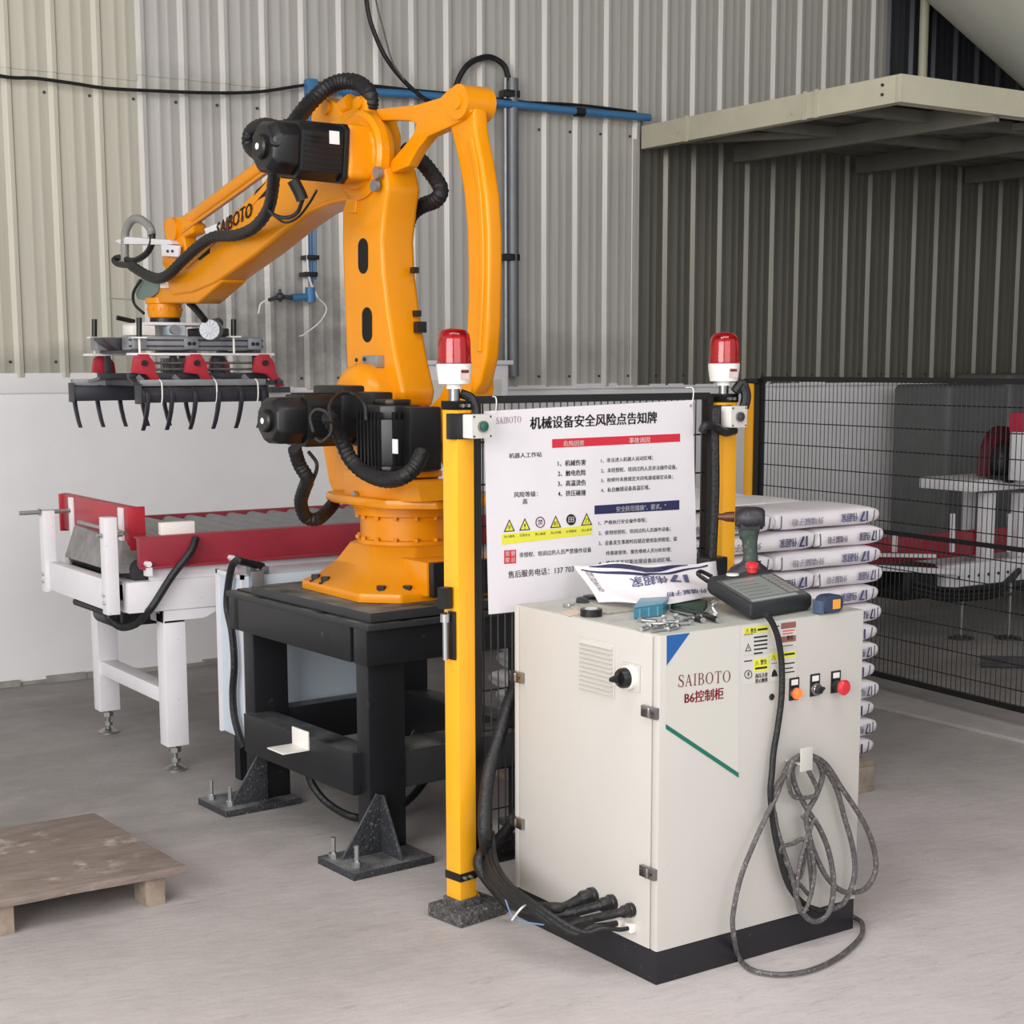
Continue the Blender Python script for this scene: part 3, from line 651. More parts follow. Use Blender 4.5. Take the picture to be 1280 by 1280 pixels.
# base foot
def octo(cx, cy, hx, hy, c, z):
    return [Vector((cx + a, cy + b, z)) for a, b in ((-hx, -hy + c), (-hx + c, -hy), (hx - c, -hy), (hx, -hy + c), (hx, hy - c), (hx - c, hy), (-hx + c, hy), (-hx, hy - c))]
base = B(); lv = [(.305, .30, .10, .855), (.305, .30, .10, .885), (.262, .265, .10, .905), (.215, .22, .10, .955), (.180, .182, .10, 1.018)]
rings = [octo(2.64, 4.57, *l[:3], l[3]) for l in lv]
vs = sum(rings, []); fs = [tuple(range(8))[::-1], tuple(range(32, 40))]
for j in range(4):
    for i in range(8): k = (i + 1) % 8; fs.append((j * 8 + i, j * 8 + k, (j + 1) * 8 + k, (j + 1) * 8 + i))
base.add(vs, fs).box(2.507, 2.80, 4.235, 4.42, .875, .985)
base.build('base', yellow, rb, bevel=.008)
con = B().box(2.515, 2.78, 4.205, 4.238, .875, .985).build('connector_panel', blackm, rb, bevel=.004)
for i, z in enumerate((.90, .945)): B().cyl((2.60, 4.21, z), (2.60, 4.17, z), .02, seg=12).build('plug', zinc, con)
B().cyl((2.66, 4.21, .92), (2.66, 4.16, .92), .024, seg=12).build('plug', blackh, con)
bl = []
for (x_, y_) in ((2.358, 4.64), (2.358, 4.71), (2.405, 4.345), (2.475, 4.300), (2.92, 4.45), (2.92, 4.70)):
    B().cyl((x_, y_, .88), (x_, y_, .908), .015, seg=6).cyl((x_, y_, .88), (x_, y_, .889), .022, seg=12).build('base_bolt', blackst, rb)
cyl = B().lathe((2.64, 4.57, 0), ZZ, [(.176, 1.005), (.176, 1.030), (.164, 1.033), (.164, 1.108), (.184, 1.112), (.184, 1.136), (.198, 1.138), (.198, 1.150)], 40)
cyl.build('turret', yellow, rb, bevel=0)
for i in range(16):
    q = 2 * math.pi * i / 16; x_, y_ = 2.64 + .173 * math.cos(q), 4.57 + .173 * math.sin(q)
    B().cyl((x_, y_, 1.100), (x_, y_, 1.113), .008, seg=6).build('turret_bolt', yellow, rb)
    B().cyl((x_, y_, 1.029), (x_, y_, 1.041), .008, seg=6).build('turret_bolt', yellow, rb)
# waist deck, cheeks
wd = B()
wd.prism([W(a_, b_, 1.149) for a_, b_ in ((.22, .19), (.10, .235), (-.20, .235), (-.33, .12), (-.33, -.20), (-.1, -.24), (.24, -.2), (.28, 0))], (0, 0, .030))
wd.build('waist_deck', yellow, rb, bevel=.01)
blk = B().prism([A(429, 628, .20), A(429, 588, .20), A(452, 586, .20), A(466, 596, .20), A(520, 602, .20), A(526, 628, .20)], NN * -.14)
blk.build('waist_block', yellow, rb, bevel=.01)
blc = A(445, 619, .205); B().cyl(blc, blc + NN * .012, .014, seg=12).build('plug_bolt', steel, rb)
# cheek columns carrying J2
J2 = (.11, 1.482); J3 = (.17, 2.284)
for n0, n1 in ((-.16, -.08), (.055, .13)):
    ul = -.05 if n0 > 0 else .11
    ch = B().prism([W(ul, n0, 1.17), W(.27, n0, 1.17), W(.235, n0, 1.40), W(.21, n0, 1.50), W(.16, n0, 1.57), W(.12, n0, 1.58), W(ul + .05, n0, 1.54), W(ul + .03, n0, 1.45)], NN * (n1 - n0))
    ch.build('shoulder_cheek', yellow, rb, bevel=.015, seg=3)
bal = B().prism([A(399, 538, .10), A(425, 560, .10), A(427, 612, .10), A(416, 617, .10), A(410, 600, .10)], NN * -.10)
bal.build('counterweight_arm', yellow, rb, bevel=.01)
# J2 reducer dome + plate
B().lathe(W(J2[0], .06, J2[1]), NN, [(.125, 0), (.125, .05), (.118, .075), (.10, .095), (.07, .105)], 40).build('shoulder_reducer', yellow, rb)
# stop block with four bolts
sb = B().obox(A(468, 452, .07), U, NN, ZZ, .045, .02, .02).build('stop_block', alu, rb, bevel=.003)
for a, b in ((446, 450), (446, 457), (456, 449), (456, 456)):
    q = A(a, b, .09); B().cyl(q, q + NN * .004, .007, seg=8).build('screw', blackst, sb)
# lower arm
la = B()
side = [(440, 215), (427, 262), (427, 300), (429, 370), (431, 420), (432, 455), (434, 480), (440, 505), (470, 520), (500, 508), (503, 490), (492, 440), (484, 390), (478, 340), (476, 300), (480, 262), (484, 235), (478, 205)]
zf = [A(a, b, .06) for a, b in side]
la.prism(zf, NN * -.135)
la.lathe(W(J3[0], -.06, J3[1]), NN, [(.05, 0), (.085, .04), (.132, .07), (.137, .12)], 40)
la.lathe(W(J2[0] - .0, -.075, J2[1]), NN, [(.12, 0), (.12, .13)], 40)
lo = la.build('lower_arm', yellow, rb, bevel=.016, seg=3)
for (a, b) in ((454, 320), (459, 406)):
    c = A(a, b, .0605); P = []
    for i in range(20):
        q = 2 * math.pi * i / 20; P.append(c + U * .030 * math.cos(q) + ZZ * (.030 * math.sin(q) + (.028 if math.sin(q) > 0 else -.028)))
    lab(B().prism(P, NN * .0015).build('slot', pm('dark_slot_opening', (10, 9, 8), .9, var=0), lo), 'dark oval slot')
for (a, b, s_) in ((516, 338, .01), (519, 392, .01), (523, 409, .018)):
    q = A(a, b, -.05); B().obox(q - U * .01, U, NN, ZZ, .012, s_, s_).build('cable_clip', blackm, lo)
# J3 ring + gearbox + motor
ring = B().lathe(W(J3[0], .04, J3[1]), NN, [(.142, 0), (.142, .03), (.128, .04), (.112, .036), (.108, .045)], 48)
ring.build('elbow_ring', yellow, rb)
gb = B().obox(W(J3[0], .115, J3[1]), U, NN, ZZ, .088, .05, .088)
gb.build('elbow_gearbox', yellow, rb, bevel=.02, seg=3)
def motor(name, u, z, n0, n1, hw, tilt=0, lab_=None, plate=True):
    L_ = n1 - n0; c = W(u, n0, z)
    t = math.radians(tilt); au = U * math.cos(t) + ZZ * math.sin(t); az = -U * math.sin(t) + ZZ * math.cos(t)
    def sec(h, ch, n): # chamfered square section
        return [c + NN * (n) + au * a + az * b for a, b in ((-h, -h + ch), (-h + ch, -h), (h - ch, -h), (h, -h + ch), (h, h - ch), (h - ch, h), (-h + ch, h), (-h, h - ch))]
    def loft(secs, bd):
        n = 8; vs = sum(secs, []); fs = [tuple(range(8))[::-1], tuple(range(8 * (len(secs) - 1), 8 * len(secs)))]
        for j in range(len(secs) - 1):
            for i in range(8): k = (i + 1) % 8; fs.append((j * 8 + i, j * 8 + k, (j + 1) * 8 + k, (j + 1) * 8 + i))
        bd.add(vs, fs)
    m = B(); loft([sec(hw * 1.06, hw * .2, 0), sec(hw * 1.06, hw * .2, .018)], m)
    loft([sec(hw, hw * .3, .018), sec(hw, hw * .3, L_ * .66)], m)
    mo = m.build(name, blackm, rb, bevel=.003)
    if lab_: lab(mo, lab_)
    e = B(); loft([sec(hw * .92, hw * .4, L_ * .66), sec(hw * .9, hw * .42, L_ * .92), sec(hw * .74, hw * .4, L_)], e)
    e.build('encoder_cover', blackm, mo, bevel=.006)
    B().lathe(c + NN * L_, NN, [(hw * .45, -.01), (hw * .45, .012), (hw * .38, .018)], 20).build('end_cap', blackm, mo)
    lab(B().cyl(c + NN * (L_ + .018), c + NN * (L_ + .0195), hw * .12, seg=14).build('sticker', pwhite, mo), 'round white sticker')
    f_ = B()
    for s2 in (-1, 1):
        for k in range(-3, 4): f_.obox(c + NN * (L_ * .36) + au * (hw * 1.0) * s2 + az * (k * hw * .18), NN, au, az, L_ * .26, .004, hw * .03)
        for k in range(-3, 4): f_.obox(c + NN * (L_ * .36) + az * (hw * 1.0) * s2 + au * (k * hw * .18), NN, az, au, L_ * .26, .004, hw * .03)
    f_.build('cooling_ribs', blackm, mo)
    return mo, c, au, az
mo3, c3, au3, az3 = motor('elbow_motor', J3[0], J3[1] + .0, .165, .43, .088, tilt=8)
lab(B().obox(A(418, 172, .26) + U * -.0, NN, ZZ, U, .018, .02, .001).build('label_plate', pwhite, mo3), 'white rating label')
mo2, c2, au2, az2 = motor('shoulder_motor', J2[0] - .0, 1.425, .165, .47, .082)
B().obox(W(J2[0], .20, 1.45), U, NN, ZZ, .09, .045, .085).build('motor_adapter', blackm, mo2, bevel=.01)
# J1 motor: vertical, behind
m1c = A(492, 588, .18); ux = (m1c - O).dot(U)
zt_m = zat(492, 503, m1c.x, m1c.y); zb_m = m1c.z
m1 = B()
for h, ch, z0, z1 in ((.095, .022, zb_m, zb_m + .02), (.09, .03, zb_m + .02, zt_m - .05), (.080, .035, zt_m - .05, zt_m - .008), (.05, .02, zt_m - .008, zt_m + .01)):
    P = [W(ux + a, .18 + b, z0) for a, b in ((-h, -h + ch), (-h + ch, -h), (h - ch, -h), (h, -h + ch), (h, h - ch), (h - ch, h), (-h + ch, h), (-h, h - ch))]
    m1.prism(P, (0, 0, z1 - z0))
m1o = m1.build('waist_motor', blackm, rb, bevel=.005)
f_ = B()
for k in range(-3, 4):
    f_.obox(W(ux + k * .02, .18 + .091, (zb_m + zt_m) / 2 - .01), U, NN, ZZ, .003, .005, .09)
    f_.obox(W(ux - .091, .18 + k * .02, (zb_m + zt_m) / 2 - .01), NN, U, ZZ, .003, .005, .09)
f_.build('cooling_ribs', blackm, m1o)
lab(B().obox(A(494, 558, .18 + .0972), U, ZZ, NN, .014, .022, .0012).build('label_plate', pwhite, m1o), 'white rating label')
B().prism([W(ux - .10, .06, zb_m - .02), W(ux + .10, .06, zb_m - .02), W(ux + .10, .28, zb_m - .02), W(ux - .10, .28, zb_m - .02)], (0, 0, .02)).box(W(ux, .1, 0).x - .05, W(ux, .1, 0).x + .05, W(ux, .1, 0).y - .07, W(ux, .1, 0).y + .07, 1.17, zb_m - .015).build('motor_bracket', yellow, rb, bevel=.005)
B().obox(W(ux - .075, .14, (zb_m + zt_m) / 2 - .005), U, NN, ZZ, .05, .06, .10).obox(W(ux + .16, .17, 1.47), U, NN, ZZ, .09, .04, .045).build('terminal_box', blackm, m1o, bevel=.008)
# rear lever (upper arm extension) + rear link + crank
def armprism(name, pts, n0, t, mat=yellow, bev=.01, par=rb, holes=None, seg=3):
    return B().prism([A(a, b, n0) for a, b in pts], NN * -t).build(name, mat, par, bevel=bev, seg=seg)
armprism('rear_lever', [(470, 136), (520, 131), (550, 122), (562, 110), (575, 110), (588, 122), (588, 140), (575, 152), (558, 160), (535, 170), (522, 186), (510, 208), (490, 216), (486, 204), (505, 182), (516, 168), (520, 155), (512, 151), (492, 150), (474, 151)], .03, .04, bev=.005)
pj = A(572, 127, .045); B().cyl(pj, pj - NN * .11, .052, seg=24).cyl(pj + NN * .006, pj, .022, seg=20).build('rear_pin', yellow, rb)
armprism('rear_link', [(560, 152), (566, 175), (573, 205), (579, 240), (583, 285), (584, 330), (584, 380), (582, 425), (577, 460), (570, 488), (590, 494), (600, 478), (607, 445), (610, 400), (611, 340), (611, 290), (608, 245), (602, 205), (594, 165), (592, 135), (575, 120)], .02, .055, bev=.012)
armprism('rear_link_rib', [(589, 170), (596, 205), (601, 245), (604, 300), (604, 350), (602, 400), (600, 440), (596, 440), (598, 400), (599, 350), (599, 300), (596, 245), (590, 205), (584, 175)], .028, .012, bev=.004)
armprism('crank_arm', [(480, 512), (500, 502), (520, 508), (536, 508), (548, 496), (556, 478), (566, 466), (582, 464), (594, 474), (596, 492), (586, 506), (572, 516), (562, 532), (560, 548), (552, 556), (540, 548), (520, 540), (492, 545)], -.02, .05, bev=.01)
armprism('rear_strut', [(530, 540), (548, 543), (558, 556), (566, 580), (568, 622), (558, 622), (556, 596), (550, 574), (540, 560), (526, 552)], -.05, .05, bev=.006)
cr_ = A(578, 484, .03); B().cyl(cr_, cr_ - NN * .09, .045, seg=24).build('crank_pin', yellow, rb)
# upper arm
ua = armprism('upper_arm', [(204, 352), (214, 338), (226, 324), (248, 306), (275, 280), (300, 256), (330, 224), (365, 186), (400, 158), (430, 140), (450, 136), (458, 146), (464, 165), (464, 205), (460, 234), (452, 246), (440, 250), (410, 256), (385, 266), (350, 292), (318, 318), (290, 338), (268, 354), (240, 366), (214, 370)], .065, .125, bev=.02, seg=4)
armprism('arm_rib', [(228, 330), (262, 300), (300, 264), (338, 222), (342, 226), (304, 270), (266, 306), (233, 336)], .068, .004, bev=.001, par=ua)
lab(armprism('slot', [(245, 316), (258, 303), (262, 306), (262, 316), (250, 325), (245, 324)], .0665, .002, pm('dark_recess', (28, 18, 8), .8, var=0), .0, ua, seg=1), 'dark slot in the arm side')
lab(armprism('slot', [(320, 238), (334, 226), (338, 230), (336, 242), (322, 250), (316, 248)], .0665, .002, bpy.data.materials['dark_recess'], .0, ua, seg=1), 'dark slot in the arm side')
p0 = A(278, 292, .067); p1 = A(317, 256, .067); up = (A(277, 278, .067) - A(288, 288, .067))
up = (A(303, 245, .067) - p1) * 1.0
text_obj('lettering', 'SAIBOTO', A(270, 297, .068), A(315, 270, .068), A(316, 251, .068) - A(315, 270, .068), pm('brown_black_letter', (60, 24, 16), .5, var=0), ua, bold=.06)
# ears on top of the elbow
armprism('elbow_ear', [(388, 150), (392, 132), (400, 122), (412, 122), (420, 130), (426, 142), (440, 136), (440, 124), (450, 119), (456, 124), (458, 142), (470, 160), (400, 170)], .03, .05, bev=.006)
q = A(405, 134, .04); B().cyl(q, q - NN * .06, .026, seg=20).build('ear_pin', yellow, rb)
q = A(447, 128, .04); B().cyl(q, q - NN * .06, .020, seg=20).build('ear_pin', yellow, rb)
# front parallel link
f0 = A(222, 287, .0); f1 = A(440, 128, .0)
B().tube([f0, f0 + (f1 - f0) * .15, f0 + (f1 - f0) * .5, f1], .030, 12, 3).build('front_link', yellow, rb)
B().tube([A(226, 291, .032), A(300, 238, .032), A(335, 212, .032)], .006, 6, 2).build('link_ridge', yellow, rb)
q = A(213, 287, .045); B().cyl(q, q - NN * .09, .048, seg=24).build('link_end_pin', yellow, rb)
armprism('link_eye', [(208, 272), (228, 270), (242, 280), (240, 292), (226, 298), (210, 300), (204, 290), (203, 278)], .03, .06, bev=.012)
# wrist
armprism('wrist_lever', [(206, 292), (228, 292), (232, 316), (226, 336), (208, 340), (202, 330)], .03, .06, bev=.01)
armprism('wrist_block', [(181, 379), (190, 368), (199, 358), (206, 342), (222, 330), (236, 336), (258, 350), (276, 334), (277, 352), (254, 372), (246, 379)], .055, .11, bev=.012)
wr = A(206, 388, 0)
wz0 = zat(206, 398, wr.x, wr.y); wz1 = zat(206, 376, wr.x, wr.y)
B().lathe((wr.x, wr.y, 0), ZZ, [(.060, wz0), (.066, wz0 + .004), (.070, wz0 + .02), (.070, wz1 - .015), (.078, wz1 - .012), (.078, wz1 + .01)], 36).build('wrist_flange', yellow, rb)
for i in range(14):
    q = 2 * math.pi * i / 14; B().cyl((wr.x + .066 * math.cos(q), wr.y + .066 * math.sin(q), (wz0 + wz1) / 2), (wr.x + .074 * math.cos(q), wr.y + .074 * math.sin(q), (wz0 + wz1) / 2), .005, seg=6).build('flange_bolt', yellow, rb)
lab(B().lathe((wr.x, wr.y, 0), ZZ, [(.062, wz0 - .018), (.062, wz0)], 30).build('tool_ring', blackm, rb), 'black tool ring')
lab(armprism('side_bracket', [(171, 350), (186, 345), (200, 352), (196, 366), (184, 376), (172, 374), (168, 364)], .065, .012, pm('grey_green_plate', (110, 128, 120), .5, var=.05), .002), 'grey green bracket plate on the wrist')
lab(armprism('wrist_conduit_clamp', [(200, 352), (206, 352), (206, 360), (200, 360)], .08, .02, whiteg, .002), 'white spacer')
# conduit holders (white) on the arm
lab(armprism('holder_plate', [(143, 301), (158, 296), (212, 300), (216, 305), (205, 306), (150, 305)], .06, .10, whitep, .002), 'white conduit holder plate on the wrist')
armprism('holder_foot', [(201, 305), (223, 307), (222, 321), (202, 320)], .06, .012, whitep, .002)
for a_ in (210, 216): q = A(a_, 314, .062); B().cyl(q, q + NN * .005, .006, seg=6).build('screw', blackst, rb)
armprism('clamp_plate', [(255, 286), (272, 279), (277, 298), (262, 307)], .068, .008, whitep, .002)
q = A(264, 302, .07); B().cyl(q, q + NN * .006, .007, seg=6).build('screw', blackst, rb)
def hose(name, pts, r, lb=None, mat=blackh, rib=.06, k=8):
    o = B().tube([A(a, b, n) for a, b, n in pts], r, 10, k, rib=rib).build(name, mat, rb)
    if lb: lab(o, lb)
    return o
hose('dress_hose', [(463, 138, .0), (462, 118, .0), (448, 104, .0), (428, 102, .02), (408, 110, .06), (388, 128, .12), (372, 148, .2), (360, 165, .28), (345, 170, .34)], .027, 'conduit hose arching over the elbow')
hose('dress_hose', [(350, 160, .38), (330, 156, .38), (314, 164, .38), (311, 180, .38), (322, 192, .38), (338, 190, .38)], .022, 'conduit loop by the elbow motor')
hose('dress_hose', [(345, 175, .42), (343, 205, .36), (341, 235, .28), (335, 262, .2), (318, 284, .14), (295, 294, .12), (268, 296, .12), (248, 308, .12), (228, 326, .12), (212, 342, .12), (198, 348, .11), (182, 343, .10), (164, 332, .09)], .021, 'long conduit hose down the upper arm')
hose('dress_hose', [(164, 332, .09), (148, 330, .07), (143, 325, .06), (150, 322, .05), (166, 326, .05), (182, 318, .05), (190, 304, .05), (190, 290, .05)], .013, 'small conduit loop at the wrist')
hose('wrist_hose', [(156, 328, .05), (156, 305, .05), (157, 290, .05), (164, 276, .05), (175, 274, .05), (187, 284, .05), (190, 294, .05)], .017, 'grey hose arch at the wrist', greyh)
hose('wrist_hose', [(176, 350, .08), (167, 365, .09), (168, 380, .08), (180, 392, .06)], .006, 'thin hose at the wrist', blackh, 0)
hose('wrist_hose', [(236, 378, -.02), (246, 388, -.03), (256, 400, -.03)], .014, 'black hose beside the wrist flange', blackh)
lab(B().cyl(A(137, 373, .08), A(168, 375, .08), .004, seg=6).build('sensor_rod', steel, rb), 'thin steel rod at the wrist')
hose('dress_hose', [(505, 186, -.10), (522, 197, -.12), (538, 215, -.12), (551, 236, -.12), (545, 250, -.12), (528, 257, -.12), (514, 268, -.12), (507, 290, -.12)], .026, 'black hose kinked behind the elbow')
hose('dress_hose', [(410, 520, .42), (425, 545, .36), (437, 572, .33), (455, 590, .32), (480, 600, .32), (502, 597, .32), (518, 585, .28), (528, 565, .24)], .024, 'black hose slung round the waist motor')
hose('dress_hose', [(368, 560, .48), (374, 580, .45), (384, 598, .42), (380, 612, .40), (376, 628, .38), (382, 646, .34), (396, 649, .3), (408, 640, .24), (418, 628, .18)], .022, 'black hose dropping from the shoulder motor')
hose('sensor_wire', [(386, 565, .4), (396, 580, .4), (392, 598, .4), (384, 606, .41)], .006, None, blackh, 0)
hose('sensor_wire', [(414, 528, .44), (412, 508, .42), (422, 494, .36), (440, 492, .3), (455, 505, .3), (458, 525, .3)], .006, None, blackh, 0)
hose('sensor_wire', [(392, 540, .46), (388, 522, .46), (396, 512, .44), (410, 518, .42), (414, 540, .42), (402, 552, .44), (394, 548, .45)], .006, None, blackh, 0)
hose('motor_plug', [(366, 225, .36), (374, 240, .34), (378, 250, .33)], .02, 'black plug under the elbow motor', blackm, 0)
hose('sensor_wire', [(378, 250, .33), (372, 265, .3), (360, 272, .28), (345, 270, .25), (336, 262, .22)], .007, None, blackh, 0)
hose('sensor_wire', [(396, 238, .3), (386, 255, .28), (372, 272, .26), (356, 278, .24), (340, 268, .22)], .004, None, blackh, 0)
# elbow bolt lugs
for a_, b_ in ((474, 216), (471, 232)):
    q = A(a_, b_, .075); B().cyl(q, q + NN * .014, .02, seg=18).build('grease_cap', alu, rb)
armprism('lug', [(432, 248), (445, 248), (444, 266), (434, 266)], .07, .03, bev=.003)
# ------------------------------------------------------------------ gripper
gx, gy = wr.x, wr.y
zg = 1.49
gr = thing('bag_gripper', 'steel claw gripper with red arms hanging from the robot wrist', 'gripper', (2.5, 6.25, 1.3))
PZ = 1.662
B().box(2.26, 2.84, 6.12, 6.20, PZ, PZ + .055).build('profile_beam', alu, gr, bevel=.004)
B().box(2.22, 2.80, 6.38, 6.46, PZ, PZ + .055).build('profile_beam', alu, gr, bevel=.004)
for z_ in (.012, .036): B().box(2.26, 2.842, 6.1185, 6.121, PZ + z_, PZ + z_ + .007).build('profile_slot', dalu, gr)
B().prism([(2.20, 6.24, PZ + .05), (2.20, 6.24, PZ + .04), (2.26, 6.24, PZ), (2.30, 6.24, PZ), (2.30, 6.24, PZ + .05)], (0, .12, 0)).build('side_profile', dalu, gr, bevel=.003)
for xx in (2.30, 2.52, 2.80): B().box(xx - .03, xx + .03, 6.108, 6.12, PZ + .002, PZ + .05).build('joint_plate', alu, gr, bevel=.003)
for xx in (2.51, 2.53, 2.79, 2.81): B().cyl((xx, 6.109, PZ + .026), (xx, 6.103, PZ + .026), .008, seg=8).build('joint_screw', blackst, gr)
mz = wz0 - .018
B().cyl((gx, gy, PZ + .06), (gx, gy, mz), .05, seg=24).box(gx - .13, gx + .13, gy - .16, gy + .14, mz - .014, mz - .002).build('mounting_plate', whitep, gr, bevel=.002)
B().box(2.28, 2.38, 6.14, 6.24, PZ + .058, PZ + .098).build('valve_block', whiteg, gr, bevel=.004)
B().box(2.44, 2.50, 6.12, 6.22, PZ + .058, PZ + .098).build('valve_block', pm('pale_blue_plastic', (190, 205, 212), .4, var=.03), gr, bevel=.004)
B().box(2.58, 2.70, 6.14, 6.30, PZ + .056, PZ + .09).build('cylinder_block', dalu, gr, bevel=.006)
B().box(2.24, 2.86, 6.05, 6.10, 1.640, 1.650).build('white_strip', whitep, gr, bevel=.002)
B().box(2.20, 2.82, 6.45, 6.50, 1.640, 1.650).build('white_strip', whitep, gr, bevel=.002)
for xx in (2.28, 2.52, 2.80): B().box(xx - .015, xx + .015, 6.09, 6.48, 1.648, 1.662).build('end_strip', dalu, gr, bevel=.002)
for xx in (2.29, 2.44, 2.62, 2.80):
    for yy in (6.1, 6.45): B().box(xx - .012, xx + .012, yy, yy + .02, 1.565, 1.642).build('hanger', dalu, gr, bevel=.002)
for z_ in (1.61, 1.585): B().cyl((2.27, 6.09, z_), (2.84, 6.09, z_), .005, seg=8).build('guide_rod', steel, gr)
q = on_y(262, 412, 6.04)
B().cyl((q.x - .12, 6.12, q.z), (q.x - .12, 6.10, q.z), .02).lathe((q.x, 6.04, q.z), (-.5, -.85, 0), [(.043, -.10), (.043, 0), (.04, .004)], 28).build('actuator', alu, gr)
af = B()
for i in range(6):
    t = i * math.pi / 6; d = Vector((.86 * math.cos(t), -.5 * math.cos(t), math.sin(t))); af.bar(Vector((q.x, 6.04, q.z)) + Vector((-.5, -.85, 0)) * .006 - d * .04, Vector((q.x, 6.04, q.z)) + Vector((-.5, -.85, 0)) * .006 + d * .04, .005, .004, (-.5, -.85, 0))
af.build('actuator_face', alu, gr)
B().cyl((q.x + .02, 6.08, q.z + .02), (q.x + .09, 6.16, q.z + .03), .022).build('hose_fitting', dalu, gr)
for a_, b0, b1, yy in ((118, 399, 421, 6.5), (174, 397, 421, 6.08), (292, 399, 420, 6.08), (249, 399, 420, 6.5)):
    t = on_y(a_, b0, yy); bb = on_y(a_, b1, yy)
    if a_ != 249: B().cyl(bb - Vector((0, 0, .0)), t, .011, seg=10).build('adjuster_handle', blackm, gr)
    B().cyl((bb.x, yy, 1.645), bb, .005, seg=8).box(bb.x - .025, bb.x + .025, yy - .02, yy + .02, bb.z - .006, bb.z).build('adjuster_bracket', whiteg, gr)
B().cyl(on_y(146, 397, 6.4), on_y(168, 402, 6.4), .01, seg=8).build('adjuster_handle', blackm, gr)
# inner frame
for yy in (6.1, 6.45): B().box(2.25, 2.86, yy, yy + .03, 1.545, 1.57).build('cross_rail', dalu, gr, bevel=.002)
for xx in (2.30, 2.50, 2.66, 2.83): B().bar((xx, 6.02, 1.53), (xx, 6.52, 1.53), .03, .02).build('tie_bar', dalu, gr)
sp = B()
for i in range(16):
    sp.box(2.40 + i * .011, 2.406 + i * .011, 6.13, 6.15, 1.555, 1.63)
sp.build('spring_pack', alu, gr)
for i, xx in enumerate((2.28, 2.50, 2.80)):
    def rarm(yy, s2):
        return B().prism([(xx - .03, yy, 1.63), (xx - .01, yy, 1.645), (xx + .03, yy, 1.645), (xx + .055, yy, 1.61), (xx + .06, yy, 1.57), (xx + .10, yy, 1.515), (xx + .065, yy, 1.51), (xx + .02, yy, 1.565), (xx - .04, yy, 1.572)], (0, .022 * s2, 0))
    rarm(6.04, 1).build('red_arm', redp2, gr, bevel=.003)
    if i != 1: rarm(6.50, 1).build('red_arm', redp2, gr, bevel=.003)
    q = Vector((xx + .01, 6.04, 1.61)); B().cyl(q, q - Vector((0, .012, 0)), .012, seg=10).build('arm_pin', blackst, gr)
# jaw beams and fingers
def jaw(x0, x1, yb, s2):
    P = [(yb - .03, 1.455), (yb - .035, 1.49), (yb - .02, 1.515), (yb + .02, 1.52), (yb + .03, 1.50), (yb + .025, 1.455)]
    if s2 < 0: P = [(2 * yb - a, b) for a, b in P]
    jb = B().prism([(x0, a, b) for a, b in P], (x1 - x0, 0, 0)).build('jaw_beam', dgrey, gr, bevel=.004)
    B().box(x0 - .006, x0, yb - .035, yb + .035, 1.45, 1.53).build('end_cap', dgrey, jb, bevel=.002)
    B().box(x1, x1 + .006, yb - .035, yb + .035, 1.45, 1.53).build('end_cap', dgrey, jb, bevel=.002)
    B().box(x0, x1, yb - .02, yb + .02, 1.52, 1.545).build('top_rail', alu, jb, bevel=.002)
    n = 6
    for i in range(n):
        xx = x0 + .02 + (x1 - x0 - .04) * i / (n - 1)
        f = B(); pts = [(yb, 1.52), (yb - .035 * s2, 1.495), (yb - .04 * s2, 1.46), (yb - .025 * s2, 1.42), (yb + .0 * s2, 1.375), (yb + .025 * s2, 1.345)]
        for k in range(len(pts) - 1):
            f.bar((xx, *pts[k]), (xx, *pts[k + 1]), .022 - .002 * k, .010, (1, 0, 0))
        f = B(); Lp = []; Rp = []
        for k, (a, b) in enumerate(pts):
            w_ = .011 - .0012 * k; Lp.append((a - w_, b)); Rp.append((a + w_, b))
        poly = Lp + Rp[::-1]
        f.prism([(xx - .008, a, b) for a, b in poly], (.016, 0, 0)).build('finger', dgrey, gr, bevel=.002)
    return jb
jaw(2.25, 2.785, 6.00, 1)
jaw(2.15, 2.68, 6.50, -1)
for xx in (2.33, 2.56, 2.74):
    B().tube([(xx, 5.985, 1.545), (xx, 5.962, 1.53), (xx, 5.96, 1.48), (xx, 5.97, 1.452)], .003, 5, 3).build('white_tie', pwhite, gr)
for x0_, x1_ in ((2.24, 2.16), (2.86, 2.72)):
    B().bar((x0_ + .02, 6.46, 1.55), (x1_ + .02, 6.52, 1.52), .025, .012).build('jaw_link', dalu, gr)
    B().bar((x0_ + .02, 6.1, 1.55), (x0_ + .0, 6.0, 1.53), .025, .012).build('jaw_link', dalu, gr)
for i in range(4): B().bar((2.27 + .15 * i, 6.06, 1.56), (2.32 + .15 * i, 6.02, 1.50), .012, .02).build('jaw_strut', dalu, gr)

# robot and gripper stand a little further back on the pedestal: scale about the eye keeps sizes in step
SR = 1.0336
for r_ in (rb, gr):
    r_.location = (r_.location.x * SR, r_.location.y * SR, EYE + (r_.location.z - EYE) * SR); r_.scale = (SR, SR, SR)
